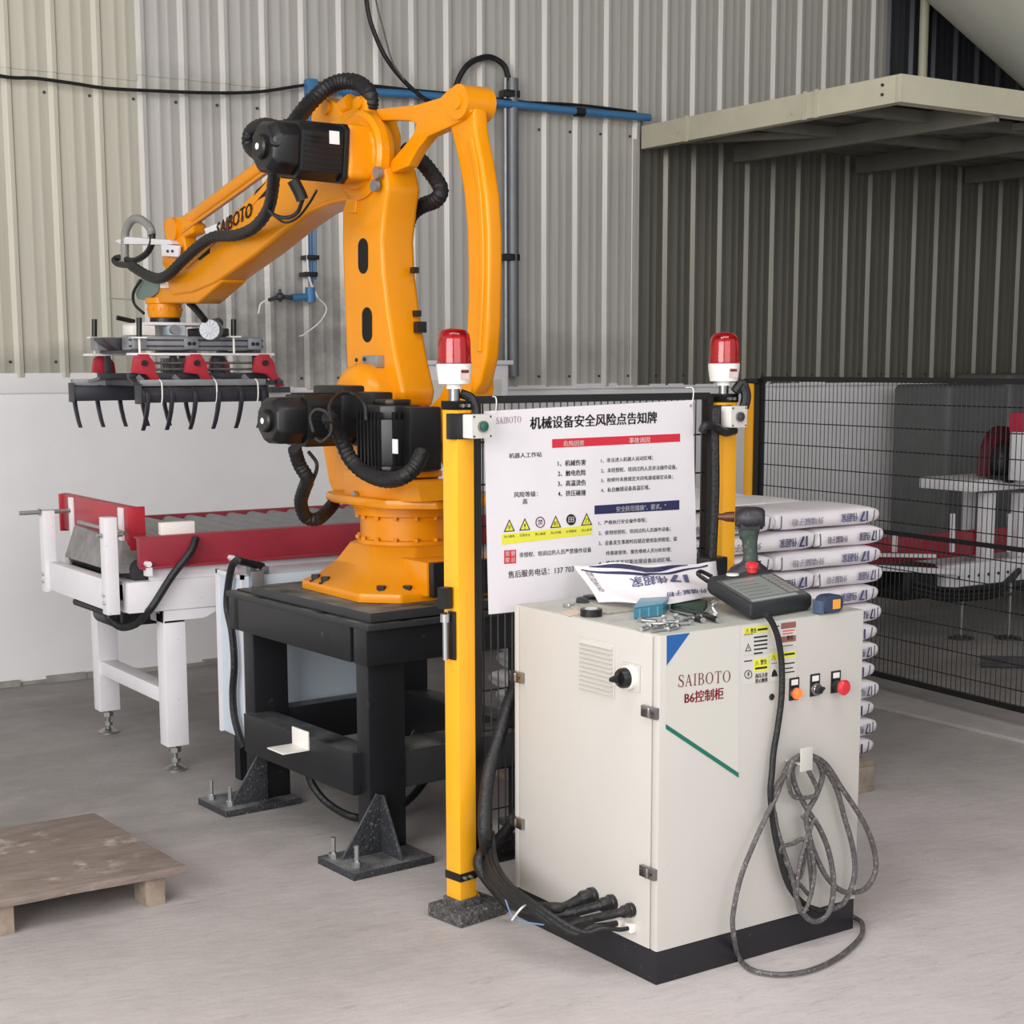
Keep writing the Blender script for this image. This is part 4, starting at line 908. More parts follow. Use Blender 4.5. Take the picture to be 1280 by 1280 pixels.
# ------------------------------------------------------------------ safety posts and fence
PR = math.radians(9)
def postax(r=PR): return Vector((math.cos(r), math.sin(r), 0)), Vector((-math.sin(r), math.cos(r), 0))
def post(name, cx, cy, label, ztop, z0=.055, h=.031):
    ax, ay = postax(); c = Vector((cx, cy, 0))
    t = thing(name, label, 'post', (cx, cy, 0))
    B().obox(c + ZZ * (z0 + ztop) / 2, ax, ay, ZZ, h, h, (ztop - z0) / 2).build('column', postyel, t, bevel=.002)
    lab(B().obox(c + ZZ * (ztop + .0125), ax, ay, ZZ, h + .003, h + .003, .0125).build('cap', blackm, t, bevel=.002), 'black cap')
    # base
    bb = B(); bb.obox(c + Vector((0.02, 0, .02)), ax, ay, ZZ, .09, .075, .02)
    bp = bb.build('base_plate', conc, t, bevel=.006)
    B().obox(c + ZZ * .048, ax, ay, ZZ, .042, .042, .015).build('grout_collar', conc, bp, bevel=.006)
    B().prism([c + ax * .031 + ay * -.02 + ZZ * .055, c + ax * .055 + ay * -.02 + ZZ * .055, c + ax * .031 + ay * -.02 + ZZ * .09], ay * .004).build('rib', postyel, bp)
    return t, c, ax, ay
f0 = on_z(577, 1127, .06)
vdir = Vector((f0.x, f0.y, 0)).normalized()
pcx, pcy = f0.x + vdir.x * .043, f0.y + vdir.y * .043
ZP = zat(577, 512, pcx, pcy)
post1, c1, ax, ay = post('fence_post', pcx, pcy, 'yellow square fence post standing in front of the robot, left of the notice', ZP)
def clamp(t, c, z, bolt=True):
    h = .034
    B().obox(c + ZZ * z, ax, ay, ZZ, h, h, .012).build('clamp_band', blackm, t, bevel=.002)
    q = c - ax * .02 - ay * h + ZZ * z; B().cyl(q + ax * .0 + ay * 0, q - ay * .012, .005, seg=8).cyl(q + ax * .02, q + ax * .02 - ay * .014, .005, seg=8).build('clamp_bolt', zinc, t)
clamp(post1, c1, zat(577, 1092, pcx, pcy))
clamp(post1, c1, ZP + .012)
# lower hinge hardware on post
q = c1 - ax * .034
zb3 = zat(563, 822, pcx, pcy); zt3 = zat(563, 735, pcx, pcy)
hb = B().obox(q + ax * -.003 + ZZ * ((zat(563, 762, pcx, pcy) + zb3) / 2) - ay * .01, ax, ay, ZZ, .004, .014, (zat(563, 762, pcx, pcy) - zb3) / 2).build('latch_plate', blackm, post1, bevel=.002)
B().obox(q - ax * .02 + ZZ * zat(555, 745, pcx, pcy), ax, ay, ZZ, .016, .014, .03).cyl(q - ax * .02 + ZZ * (zb3 + .005), q - ax * .02 + ZZ * zat(555, 763, pcx, pcy), .006, seg=10).build('latch_bolt', blackm, post1, bevel=0)
lab(B().cyl(q - ax * .02 + ZZ * (zb3 + .0), q - ax * .02 + ZZ * zat(555, 775, pcx, pcy), .0075, seg=10).cyl(q - ax * .02 + ZZ * zat(555, 775, pcx, pcy), q - ax * .02 + ZZ * zat(555, 765, pcx, pcy), .014, seg=10).build('latch_rod', zinc, post1), 'bright latch rod')
p2x, p2y = 3.345, 3.80
post2, c2_, _, _ = post('fence_post', p2x, p2y, 'yellow square fence post behind the control cabinet, right of the notice', zat(903, 502, p2x, p2y))
ZP2 = zat(903, 502, p2x, p2y)
clamp(post2, c2_, ZP2 + .01)

def beacon(cx, cy, z0, label):
    t = thing('warning_beacon', label, 'beacon', (cx, cy, z0), group='red beacons on the fence posts')
    s_ = 1.0
    B().lathe((cx, cy, 0), ZZ, [(.022, z0), (.022, z0 + .012), (.044, z0 + .014), (.049, z0 + .05), (.050, z0 + .068), (.046, z0 + .070)], 32).build('housing', whiteg, t)
    B().lathe((cx, cy, 0), ZZ, [(.047, z0 + .068), (.049, z0 + .070), (.0475, z0 + .076), (.046, z0 + .13), (.043, z0 + .15), (.034, z0 + .161), (.015, z0 + .166), (.0, z0 + .167)], 32).build('lens', redlens, t)
    B().lathe((cx, cy, 0), ZZ, [(.025, z0 + .072), (.03, z0 + .1), (.022, z0 + .14), (.0, z0 + .145)], 20).build('reflector', redcap, t)
    d = Vector((-cx, -cy, 0)).normalized(); sd = Vector((d.y, -d.x, 0))   # label faces the gangway
    q = Vector((cx, cy, z0 + .040)) + (d * .8 - sd * .6) * .0485
    ww = (d * .8 - sd * .6).normalized(); s3 = ww.cross(ZZ)
    B().obox(q, s3, ww, ZZ, .015, .0015, .014).build('label_plate', pm('pinkish_label', (214, 190, 186), .5, var=.1), t)
    B().obox(q + ww * .0016 + ZZ * .008, s3, ww, ZZ, .013, .0006, .004).build('label_print', logo, t)
    return t
b1x, b1y = pcx - .012, pcy + .0
b1 = beacon(b1x, b1y, zat(575, 486, b1x, b1y), 'red warning beacon on the yellow post left of the notice board')
B().lathe((b1x, b1y, 0), ZZ, [(.016, ZP + .02), (.016, zat(575, 485, b1x, b1y))], 12).build('stem', chrome, b1)
b2x, b2y = p2x - .0, p2y
b2 = beacon(b2x, b2y, zat(902, 482, b2x, b2y), 'red warning beacon on the yellow post right of the notice board')
B().lathe((b2x, b2y, 0), ZZ, [(.016, ZP2 + .02), (.016, zat(902, 482, b2x, b2y) + .01)], 12).build('stem', chrome, b2)
tag(B().tube([Vector((b1x + .02, b1y, ZP + .045)), Vector((b1x + .045, b1y - .02, ZP + .03)), Vector((b1x + .05, b1y - .035, ZP - .01)), Vector((b1x + .04, b1y - .04, ZP - .05))], .013, 8).build('beacon_cable', blackh), 'short black cable bundle beside the left beacon', 'cable')
q = c2_ + Vector((.02, -.03, ZP2))
tag(B().tube([q + Vector((.0, .0, .03)), q + Vector((.02, -.01, .055)), q + Vector((.03, -.02, .02)), q + Vector((.022, -.02, -.02))], .016, 8).build('beacon_cable', blackh), 'black cable bundle beside the right beacon', 'cable')

def bbox(cx, cy, px_, py_, label, capm):
    pp = Vector((cx, cy, 0)); z = zat(px_, py_, cx, cy)
    fx = Vector((math.cos(.05), math.sin(.05), 0)); fy = Vector((-math.sin(.05), math.cos(.05), 0))
    c = on_pl(px_, py_, pp - fy * .075, fy)
    t = thing('button_box', label, 'button box', c, group='push button boxes on the fence posts')
    B().obox(c + fy * .02, fx, fy, ZZ, .034, .026, .033).build('enclosure', whiteg, t, bevel=.004)
    B().obox(c - fy * .0065, fx, fy, ZZ, .0335, .001, .0325).build('lid', lpanel, t)
    for i in (-1, 1):
        for j in (-1, 1): B().cyl(c + fx * .028 * i + ZZ * .027 * j - fy * .006, c + fx * .028 * i + ZZ * .027 * j - fy * .009, .003, seg=8).build('screw', dalu, t)
    B().cyl(c - fy * .006, c - fy * .016, .016, seg=24).build('bezel', chrome, t)
    B().lathe(c - fy * .014, -fy, [(.012, 0), (.012, .006), (.009, .008)], 24).build('button', capm, t)
    B().obox(c + fy * .05 - fx * .03, fx, fy, ZZ, .045, .012, .036).build('mounting_bracket', blackm, t, bevel=.003)
    return t
bbox(pcx, pcy, 601, 533, 'white box with green push button on the left yellow post', greencap)
bbox(p2x, p2y, 922, 521, 'white box with grey push button on the right yellow post', dalu)
tag(B().tube([c2_ + Vector((-.075, -.05, ZP2 - .02)), c2_ + Vector((-.085, -.06, ZP2 - .1)), c2_ + Vector((-.08, -.06, ZP2 - .3)), c2_ + Vector((-.085, -.05, ZP2 - .62))], .013, 8).build('fence_cable', blackh), 'black cable tied down the fence end right of the notice', 'cable')
q0 = on_pl(878, 540, c2_ - ay * .05, ay)
tag(B().tube([q0, on_pl(882, 532, c2_ - ay * .06, ay), on_pl(893, 533, c2_ - ay * .06, ay), on_pl(905, 540, c2_ - ay * .06, ay), on_pl(918, 538, c2_ - ay * .055, ay)], .014, 8).build('button_cable', blackh), 'black cable curving to the right button box', 'cable')
tag(B().obox(c2_ + Vector((-.075, -.03, zat(885, 698, p2x, p2y) - .02)), ax, ay, ZZ, .045, .04, .035).build('fence_lock', blackm, bevel=.006), 'black lock box low on the right yellow post', 'lock')

# fence panel between posts
fa = c1 + Vector((.060, .005, 0)); fb_ = c2_ + Vector((-.064, .0, 0)); fd = (fb_ - fa).normalized(); fn = Vector((-fd.y, fd.x, 0))
ftop = zat(592, 500, fa.x, fa.y); FL = (fb_ - fa).length
fp = thing('mesh_fence_panel', 'black wire mesh fence panel between the two beacon posts, behind the notice', 'fence', (fa + fb_) / 2)
def fpanel(fp, a, b, zb, zt, mid=None, rail=.011, sp=.03, hs=.11):
    d = (b - a).normalized(); L_ = (b - a).length; nn = Vector((-d.y, d.x, 0))
    B().bar(a + ZZ * zt, b + ZZ * zt, rail * 1.6, rail * 1.8).build('top_rail', wire, fp)
    B().bar(a + ZZ * zb, b + ZZ * zb, rail * 1.6, rail * 1.8).build('bottom_rail', wire, fp)
    if mid: B().bar(a + ZZ * mid, b + ZZ * mid, rail * 1.6, rail * 1.4).build('middle_rail', wire, fp)
    for q in (a, b): B().bar(q + ZZ * (zb - .0), q + ZZ * zt, rail * 2, rail * 2, d).build('frame_upright', wire, fp)
    m = B(); n = int(L_ / sp)
    for i in range(1, n): m.cyl(a + d * (i * L_ / n) + ZZ * zb, a + d * (i * L_ / n) + ZZ * zt, .0026, seg=4)
    z = zt - hs
    while z > zb + .03:
        m.cyl(a + ZZ * z + nn * .003, b + ZZ * z + nn * .003, .0026, seg=4); z -= hs
    o = m.build('wire_mesh', wire, fp); o['kind'] = 'stuff'
fpanel(fp, fa, fb_, .16, ftop, rail=.012, sp=.025, hs=.12)

# fence to the right
fq = thing('mesh_fence_panel', 'long black wire mesh fence right of the sack stack', 'fence', (5.68, 5.3, 0))
ra = Vector((5.768, 6.25, 0)); rb_ = Vector((5.606 - .083 * 1.6, 4.363 - 1.6, 0))
fpanel(fq, ra, rb_, .1, 1.524, mid=.80, rail=.014, sp=.03, hs=.112)
fpost = thing('fence_post', 'yellow and black fence post at the far end of the long mesh fence', 'post', (5.77, 6.3, 0))
B().box(5.735, 5.79, 6.285, 6.345, .018, 1.50).build('column', postyel, fpost, bevel=.003)
B().box(5.73, 5.80, 6.245, 6.35, 1.50, 1.525).box(5.745, 5.785, 6.245, 6.285, .05, 1.50).build('black_edge', blackm, fpost, bevel=.002)
B().box(5.68, 5.85, 6.23, 6.40, .018, .03).build('base_plate', blackm, fpost)

# ------------------------------------------------------------------ notice board
sa = fa - fn * .022; 
def SG(px, py, off=0.): return on_pl(px, py, sa - fn * off, fn)
tl, tr, br, bl_ = SG(605, 514), SG(866, 500), SG(872, 742), SG(611, 768)
sg = thing('safety_notice', 'large white safety notice sheet with Chinese text hung on the mesh fence', 'notice', (tl + tr) / 2)
nv = 14; V = []; F = []
for j in range(nv + 1):
    for i in range(nv + 1):
        s_, t_ = i / nv, j / nv
        p = (bl_ * (1 - s_) + br * s_) * (1 - t_) + (tl * (1 - s_) + tr * s_) * t_
        V.append(p - fn * 0.0)
n1_ = (nv + 1) ** 2; V += [v + fn * .0015 for v in V]
for j in range(nv):
    for i in range(nv):
        a_ = j * (nv + 1) + i; F.append((a_, a_ + 1, a_ + nv + 2, a_ + nv + 1)); F.append((n1_ + a_, n1_ + a_ + nv + 1, n1_ + a_ + nv + 2, n1_ + a_ + 1))
for i in range(nv):
    F += [(i, n1_ + i, n1_ + i + 1, i + 1), (nv * (nv + 1) + i, nv * (nv + 1) + i + 1, n1_ + nv * (nv + 1) + i + 1, n1_ + nv * (nv + 1) + i),
          (i * (nv + 1), (i + 1) * (nv + 1), n1_ + (i + 1) * (nv + 1), n1_ + i * (nv + 1)), (i * (nv + 1) + nv, n1_ + i * (nv + 1) + nv, n1_ + (i + 1) * (nv + 1) + nv, (i + 1) * (nv + 1) + nv)]
B().add(V, F).build('sheet', signw, sg)
def st_(body, x0, y0, x1, y1, h, mat=pblack, bold=.006, name='lettering'):
    p0 = SG(x0, y0); p1 = SG(x1, y1); hh = (SG(x0, y0 - h) - p0).length
    return text_obj(name, body, p0, p1, ZZ * hh, mat, sg, bold=bold, depth=.0012)
def sq(pts, mat, name='colour_bar', d=.0007):
    o = B().prism([SG(a, b) - fn * d for a, b in pts], fn * (d * .4)).build(name, mat, sg, smooth=False); return o
st_('机械设备安全风险点告知牌', 662, 537, 821, 529, 16, bold=.03)
serif_obj('logo_lettering', 'SAIBOTO', SG(620, 530), SG(652, 528), ZZ * .018, logo, sg)
lab(sq([(690, 560), (850, 552), (850, 542), (690, 549)], pred), 'red heading bar')
st_('危险因素', 704, 558, 730, 557, 7, pwhite, .02); st_('事故诱因', 786, 554, 812, 553, 7, pwhite, .02)
st_('机器人工作站', 636, 573, 677, 571, 6.5, bold=.01)
for i, s_ in enumerate(('1、机械伤害', '2、触电危险', '3、高温烫伤', '4、挤压碰撞')): st_(s_, 697, 583 + i * 12.6, 732, 581.5 + i * 12.6, 7.5, bold=.02)
for i, (s_, xe) in enumerate((('1、非法进入机器人运动区域；', 816), ('2、未经授权、培训过的人员非法操作设备。', 846), ('3、检修时未按规定关闭电源或锁定设备；', 841), ('4、私自触摸设备高温区域。', 812))):
    st_(s_, 751, 579 + i * 12.3, xe, 577 - (xe - 751) * .03 + i * 12.2, 6, bold=.01)
st_('风险等级：', 642, 622, 672, 620.5, 7, bold=.01); st_('高', 653, 630.5, 659, 630, 7, bold=.01)
lab(sq([(743, 643), (849, 637), (849, 625), (743, 632)], pnavy), 'navy heading bar')
st_('安全防范措施"、要求。"', 770, 640, 832, 636, 7, pwhite, .01)
for i, (s_, x0, xe) in enumerate((('1、严格执行安全操作章程；', 748, 808), ('2、使用经授权、培训过的人员操作设备；', 748, 838), ('3、设备发生事故时应就近使用急停按钮，保', 748, 846), ('持事故现场，报告维修人员分析处理；', 757, 839), ('4、维护者不可能出现设备运动区域。', 748, 839))):
    st_(s_, x0, 657 + i * 12.6, xe, 655.5 - (xe - x0) * .045 + i * 12.6, 6, bold=.01)
lab(sq([(627, 681), (740, 668), (740, 656), (627, 668)], pyel), 'yellow caption strip')
for i in range(6):
    cx_ = 636.5 + i * 19.3; cy_ = 660 - i * 1.6
    if i in (2, 4):
        P = [SG(cx_ + 6 * math.cos(q), cy_ - 4 + 7 * math.sin(q)) - fn * .001 for q in [k * math.pi / 12 for k in range(24)]]
        o = B()
        if i == 4: o.prism(P, fn * .0003); o.build('pictogram', pblack, sg, smooth=False); st_('田', cx_ - 3.5, cy_ - .5, cx_ + 3.5, cy_ - .7, 7, pwhite, .02, 'pictogram')
        else:
            P2 = [SG(cx_ + 4.8 * math.cos(q), cy_ - 4 + 5.8 * math.sin(q)) - fn * .001 for q in [k * math.pi / 12 for k in range(24)]]
            o.add(P + P2, [(k, (k + 1) % 24, 24 + (k + 1) % 24, 24 + k) for k in range(24)]); o.build('pictogram', logo, sg, smooth=False)
            st_('禁', cx_ - 3, cy_ - .5, cx_ + 3, cy_ - .7, 7, pblack, 0, 'pictogram')
    else:
        sq([(cx_ - 7, cy_ + 5), (cx_ + 7, cy_ + 4), (cx_, cy_ - 11)], pblack, 'pictogram', .0009)
        sq([(cx_ - 5, cy_ + 3.6), (cx_ + 5, cy_ + 3), (cx_, cy_ - 8.4)], pyel, 'pictogram', .0011)
        st_(('手', '!', '', '机', '', '刀')[i], cx_ - (1 if i == 1 else 2.6), cy_ + 2.4, cx_ + (1 if i == 1 else 2.6), cy_ + 2.2, 6, pblack, .01, 'pictogram')
    st_(('当心触电', '注意安全', '禁止触摸', '当心机械', '必须戴镜', '当心夹手')[i], cx_ - 6.5, cy_ + 12.5, cx_ + 6.5, cy_ + 11.7, 3.4, pblack, 0, 'caption')
sq([(630, 705), (645, 704), (645, 687), (630, 688)], pred, 'red_seal', .0007)
for i, ch in enumerate('重要提示'): st_(ch, 631.3 + 7 * (i % 2), 695 + 8 * (i // 2), 637 + 7 * (i % 2), 694.8 + 8 * (i // 2), 6.2, pwhite, .02)
st_('非授权、培训过的人员严禁操作设备', 649, 697, 739, 690, 6.5, bold=.01)
st_('售后服务电话：137 703', 635, 723, 717, 715, 9, bold=.01)
for a_, b_ in ((863, 507), (609, 519)):
    q = SG(a_, b_); B().cyl(q, q - fn * .003, .004, seg=10).build('eyelet', zinc, sg)
for a_, b_ in ((619, 512), (865, 499)):
    q = SG(a_, b_); B().tube([q + ZZ * -.01 - fn * .002, q + ZZ * .012 - fn * .006, q + ZZ * .035 - fn * .002, q + ZZ * .035 + fn * .03], .0018, 5, 3).build('cable_tie', pwhite, sg)

# ------------------------------------------------------------------ control cabinet
CAX, CAY, CR = 2.482, 3.044, .0142
cx_dir = Vector((math.cos(CR), math.sin(CR), 0)); cy_dir = Vector((-math.sin(CR), math.cos(CR), 0)); CO = Vector((CAX, CAY, 0))
CW, CD, CH = .737, .645, .9255
def CF(px, py, off=0.):   # cabinet front plane -> local
    p = on_pl(px, py, CO - cy_dir * off, cy_dir) - CO; return Vector((p.dot(cx_dir), p.dot(cy_dir), p.z))
def CS(px, py, off=0.):   # cabinet left side plane -> local
    p = on_pl(px, py, CO - cx_dir * off, cx_dir) - CO; return Vector((p.dot(cx_dir), p.dot(cy_dir), p.z))
def CT(px, py, z=CH):     # on horizontal plane -> world
    return on_z(px, py, z)
cb = thing('control_cabinet', 'light grey robot control cabinet with stickers and push buttons in the foreground', 'cabinet', CO, CR)
def cbuild(bd, name, mat, par=None, **k): return bd.build(name, mat, par or cb, local=True, **k)
cbuild(B().box(.012, CW - .012, .03, CD - .02, .088, CH - .012), 'carcass', cabw, bevel=.004)
cbuild(B().box(0, CW, 0, .026, .090, CH - .002), 'front_door', cabw, bevel=.005)
cbuild(B().box(0, .02, .030, CD - .024, .090, CH - .002), 'side_door', cabw, bevel=.004)
cbuild(B().box(0, CW, CD - .021, CD, .090, CH - .002), 'back_door', cabw, bevel=.004)
cbuild(B().box(.004, CW - .002, .004, CD - .004, CH - .012, CH), 'top_panel', cabtop, bevel=.003)
lab(cbuild(B().box(.002, CW - .004, .002, CD - .01, 0, .089), 'plinth', pm('black_plinth', (26, 24, 30), .5, var=.15, wear=.1, wearc=(90, 88, 88), ws=25), bevel=.003), 'black base plinth')
# hinges on left face
def hinge(px, py, back=False):
    p = CS(px, py)
    h = B()
    if back: h.obox((-.006, CD - .022, p.z), (0, 1, 0), (1, 0, 0), (0, 0, 1), .030, .007, .015).cyl((-.012, CD - .022, p.z - .013), (-.012, CD - .022, p.z + .013), .006, seg=10)
    else: h.obox((-.006, .030, p.z), (0, 1, 0), (1, 0, 0), (0, 0, 1), .030, .006, .015).cyl((-.012, .026, p.z - .013), (-.012, .026, p.z + .013), .007, seg=10)
    o = cbuild(h, 'hinge', chrome, bevel=.003)
    for dy in (-.018, .018): cbuild(B().cyl((-.010, (CD - .022 if back else .03) + dy, p.z), (-.0135, (CD - .022 if back else .03) + dy, p.z), .005, seg=8), 'screw', dalu, o)
hinge(815, 890); hinge(812, 1090); hinge(650, 846, True); hinge(650, 1028, True)
# louvre panel
l0 = CS(725, 797); l1 = CS(769, 870); ya, yb_ = l1.y, l0.y; z1_ = CS(747, 800).z; z0_ = CS(747, 868).z
lv_ = cbuild(B().box(-.003, .0, ya, yb_, z0_, z1_), 'louvre_panel', cabw, bevel=.001)
for i in range(11):
    zz = z0_ + .008 + (z1_ - z0_ - .012) * i / 11
    cbuild(B().prism([(-.003, ya + .006, zz), (-.012, ya + .006, zz + .001), (-.003, ya + .006, zz + .010)], (0, yb_ - ya - .012, 0)), 'slat', cabw, lv_)
# rotary switch
r0 = CS(790, 846); sw_ = cbuild(B().box(-.006, 0, r0.y - .036, r0.y + .036, r0.z - .036, r0.z + .036), 'rotary_switch', cabw, bevel=.002)
lab(cbuild(B().lathe((-.006, r0.y, r0.z), (-1, 0, 0), [(.032, 0), (.031, .014), (.029, .016)], 28), 'switch_bezel', whiteg, sw_), 'white bezel')
cbuild(B().lathe((-.018, r0.y, r0.z), (-1, 0, 0), [(.027, 0), (.026, .018), (.022, .024)], 28), 'switch_knob', blackm, sw_)
cbuild(B().prism([(-.040, r0.y - .006, r0.z - .022), (-.040, r0.y - .006, r0.z + .022), (-.052, r0.y - .006, r0.z + .010), (-.072, r0.y - .006, r0.z + .005), (-.072, r0.y - .006, r0.z - .005), (-.052, r0.y - .006, r0.z - .010)], (0, .012, 0)), 'switch_lever', blackm, sw_, bevel=.003)
# cable glands low on the left
gl = []
for (a_, b_, r_, L_) in ((742, 1120, .022, .05), (766, 1128, .020, .045), (790, 1137, .017, .04)):
    p = CS(a_, b_); gl.append(p)
    cbuild(B().lathe((0, p.y, p.z), (-1, 0, 0), [(r_ * 1.15, 0), (r_ * 1.15, .012), (r_, .014), (r_, L_ - .01), (r_ * .7, L_)], 12), 'cable_gland', blackm)
for (a_, b_) in ((778, 1152), (792, 1158)):
    p = CS(a_, b_); gl.append(p); cbuild(B().box(-.02, 0, p.y - .014, p.y + .014, p.z - .012, p.z + .012), 'white_connector', whiteg, bevel=.003)
# front stickers and lettering
def cq(pts, mat, name, off=.0008, par=None):
    return B().prism([CF(a, b) + Vector((0, -off, 0)) for a, b in pts], (0, .0004, 0)).build(name, mat, par or cb, local=True, smooth=False)
ls = cq([(833, 794), (924, 782), (923, 970), (832, 905)], lpanel, 'label_sheet')
lab(cq([(833, 794.5), (862, 791), (833, 832)], pblue, 'blue_triangle', .0014, ls), 'blue corner triangle')
lab(cq([(832, 905), (923, 966), (923, 972), (832, 911)], pgreen, 'green_stripe', .0014, ls), 'green diagonal stripe')
def ct(body, x0, y0, x1, y1, h, mat, bold=.01, par=None, name='lettering'):
    p0 = CF(x0, y0); p1 = CF(x1, y1); hh = (CF(x0, y0 - h) - p0).length
    return text_obj(name, body, p0, p1, Vector((0, 0, hh)), mat, par or cb, local=True, bold=bold, depth=.0018)
p0 = CF(847, 859); p1 = CF(914, 852)
serif_obj('logo_lettering', 'SAIBOTO', p0 + Vector((0, -.001, 0)), p1 + Vector((0, -.001, 0)), Vector((0, 0, (CF(847, 844) - p0).length)), logo, ls, local=True)
ct('B6控制柜', 855, 880, 904, 873.5, 15, ctext, .025, ls)
# warning labels
def wl(x0, y0, x1, y1, name):   # px box: left top, right bottom, slope -.126
    s_ = -.126
    return cq([(x0, y1), (x1, y1 + (x1 - x0) * s_), (x1, y0 + (x1 - x0) * s_), (x0, y0)], lpanel, name)
def wq(x0, y0, x1, y1, mat, par, off=.0012):
    s_ = -.126; return cq([(x0, y1), (x1, y1 + (x1 - x0) * s_), (x1, y0 + (x1 - x0) * s_), (x0, y0)], mat, 'print', off, par)
w1 = wl(929, 784.5, 961, 819, 'warning_label'); wq(929.5, 785, 960.5, 793, pyel, w1); ct('⚠', 931, 792, 936, 791.4, 6, pblack, .01, w1); ct('警告', 937.5, 791.6, 945, 790.6, 6, pblack, .02, w1); wq(946.5, 786, 959, 788.5, pblack, w1, .0016)
for i in range(5): wq(942, 796 + i * 5, 959 - (6 if i == 4 else 0), 798 + i * 5, pblack, w1)
wq(929.5, 793.5, 941, 794.2, pblack, w1); cq([(931, 814.5), (939, 813.5), (935, 804)], pblack, 'pictogram', .0012, w1); cq([(932.6, 813.2), (937.4, 812.6), (935, 806.5)], lpanel, 'pictogram', .0016, w1); ct('!', 934.5, 812.6, 935.5, 812.5, 4.5, pblack, 0, w1)
w2 = wl(929, 822, 961, 856, 'warning_label'); wq(942, 824, 960.5, 840, pyel, w2); ct('⚠', 943, 832, 948, 831.4, 5.5, pblack, .01, w2); ct('警告', 950, 831, 958, 830, 6.5, pblack, .02, w2); wq(943.5, 834.5, 958.5, 837, pblack, w2, .0016)
wq(930, 826, 940, 827.5, pblack, w2)
ct('高压注意', 943.5, 847.6, 959, 845.6, 5.5, pblack, .03, w2); ct('禁止触摸', 943.5, 854, 959, 852, 5.5, pblack, .03, w2)
P = [CF(935 + 5 * math.cos(q), 843 + 5.6 * math.sin(q)) + Vector((0, -.0012, 0)) for q in [k * math.pi / 10 for k in range(20)]]; P2 = [CF(935 + 4 * math.cos(q), 843 + 4.5 * math.sin(q)) + Vector((0, -.0012, 0)) for q in [k * math.pi / 10 for k in range(20)]]
B().add(P + P2, [(k, (k + 1) % 20, 20 + (k + 1) % 20, 20 + k) for k in range(20)]).build('pictogram', pblack, w2, local=True, smooth=False)
ct('手', 933, 846, 937, 845.5, 6, pblack, .03, w2, 'pictogram')
w3 = wl(962, 781, 995, 812, 'warning_label'); wq(976, 779, 994.5, 786.5, pbrown, w3); wq(978, 788.5, 993, 789.8, pred, w3); wq(978, 792, 991, 793.2, pred, w3); wq(976, 796, 994.5, 803.5, pbrown, w3); ct('警告', 983, 800, 991, 799, 5.5, pblack, .02, w3); wq(978, 807, 991, 808.4, pbrown, w3); wq(964, 783, 974, 784.5, pblack, w3)
w4 = wl(962, 816, 995, 852, 'warning_label'); wq(962.5, 817, 994.5, 825, pyel, w4); ct('⚠', 964, 825, 969, 824.3, 6, pblack, .01, w4); wq(980, 817, 993, 819.5, pblack, w4, .0016)
wq(980, 829, 993, 830.6, pblack, w4); wq(981, 835, 991, 836.4, pblack, w4); wq(981, 840, 993, 841.4, pblack, w4); cq([(964, 846), (972, 845), (970, 839), (967.6, 836), (965, 840)], pblack, 'pictogram', .0012, w4)
wq(964, 829, 971, 830, pred, w4)
# buttons
def cbtn(px, py, kind):
    p = CF(px, py); x, z = p.x, p.z
    pl = cbuild(B().box(x - .018, x + .018, -.003, 0, z - .02, z + .042), 'button_plate', blackm, bevel=.001)
    cbuild(B().box(x - .012, x + .012, -.004, -.003, z + .022, z + .037), 'name_tag', pwhite, pl)
    if kind == 'lamp':
        cbuild(B().lathe((x, -.003, z), (0, -1, 0), [(.017, 0), (.017, .008)], 24), 'bezel', chrome, pl)
        lab(cbuild(B().lathe((x, -.010, z), (0, -1, 0), [(.0145, 0), (.014, .010), (.010, .014), (0, .015)], 24), 'lamp_lens', orange_on, pl), 'lit orange lamp')
    elif kind == 'key':
        cbuild(B().lathe((x, -.003, z), (0, -1, 0), [(.017, 0), (.017, .010), (.015, .013)], 24), 'bezel', chrome, pl)
        cbuild(B().lathe((x, -.012, z), (0, -1, 0), [(.012, 0), (.011, .012)], 24), 'switch_knob', dalu, pl)
        cbuild(B().obox((x, -.026, z), (1, 0, .6), (0, 1, 0), (-.6, 0, 1), .012, .004, .003), 'knob_ridge', blackm, pl)
    else:
        cbuild(B().lathe((x, -.003, z), (0, -1, 0), [(.017, 0), (.014, .022)], 24), 'collar', blackm, pl)
        lab(cbuild(B().lathe((x, -.022, z), (0, -1, 0), [(.012, 0), (.021, .006), (.0215, .014), (.016, .020), (0, .021)], 28), 'mushroom_head', redcap, pl), 'red mushroom head')
cbtn(992, 866, 'lamp'); cbtn(1018, 861, 'key'); cbtn(1044, 857, 'stop')
p = CF(964, 871); cbuild(B().lathe((p.x, 0, p.z), (0, -1, 0), [(.009, 0), (.009, .003)], 16), 'door_lock', chrome)
# cable hook
hk = CF(1009, 945)
hk = CF(1008, 950, .06)
cbuild(B().box(hk.x - .022, hk.x + .022, -.062, -.058, hk.z - .03, hk.z + .035).box(hk.x - .022, hk.x + .022, -.06, 0, hk.z - .012, hk.z - .008), 'cable_hook', cabw, bevel=.001)
# right side hook
p = CF(1083, 1000)
cbuild(B().box(CW, CW + .006, .05, .08, p.z - .03, p.z).box(CW + .0, CW + .012, .055, .075, p.z - .06, p.z + .02), 'side_latch', chrome, bevel=.002)
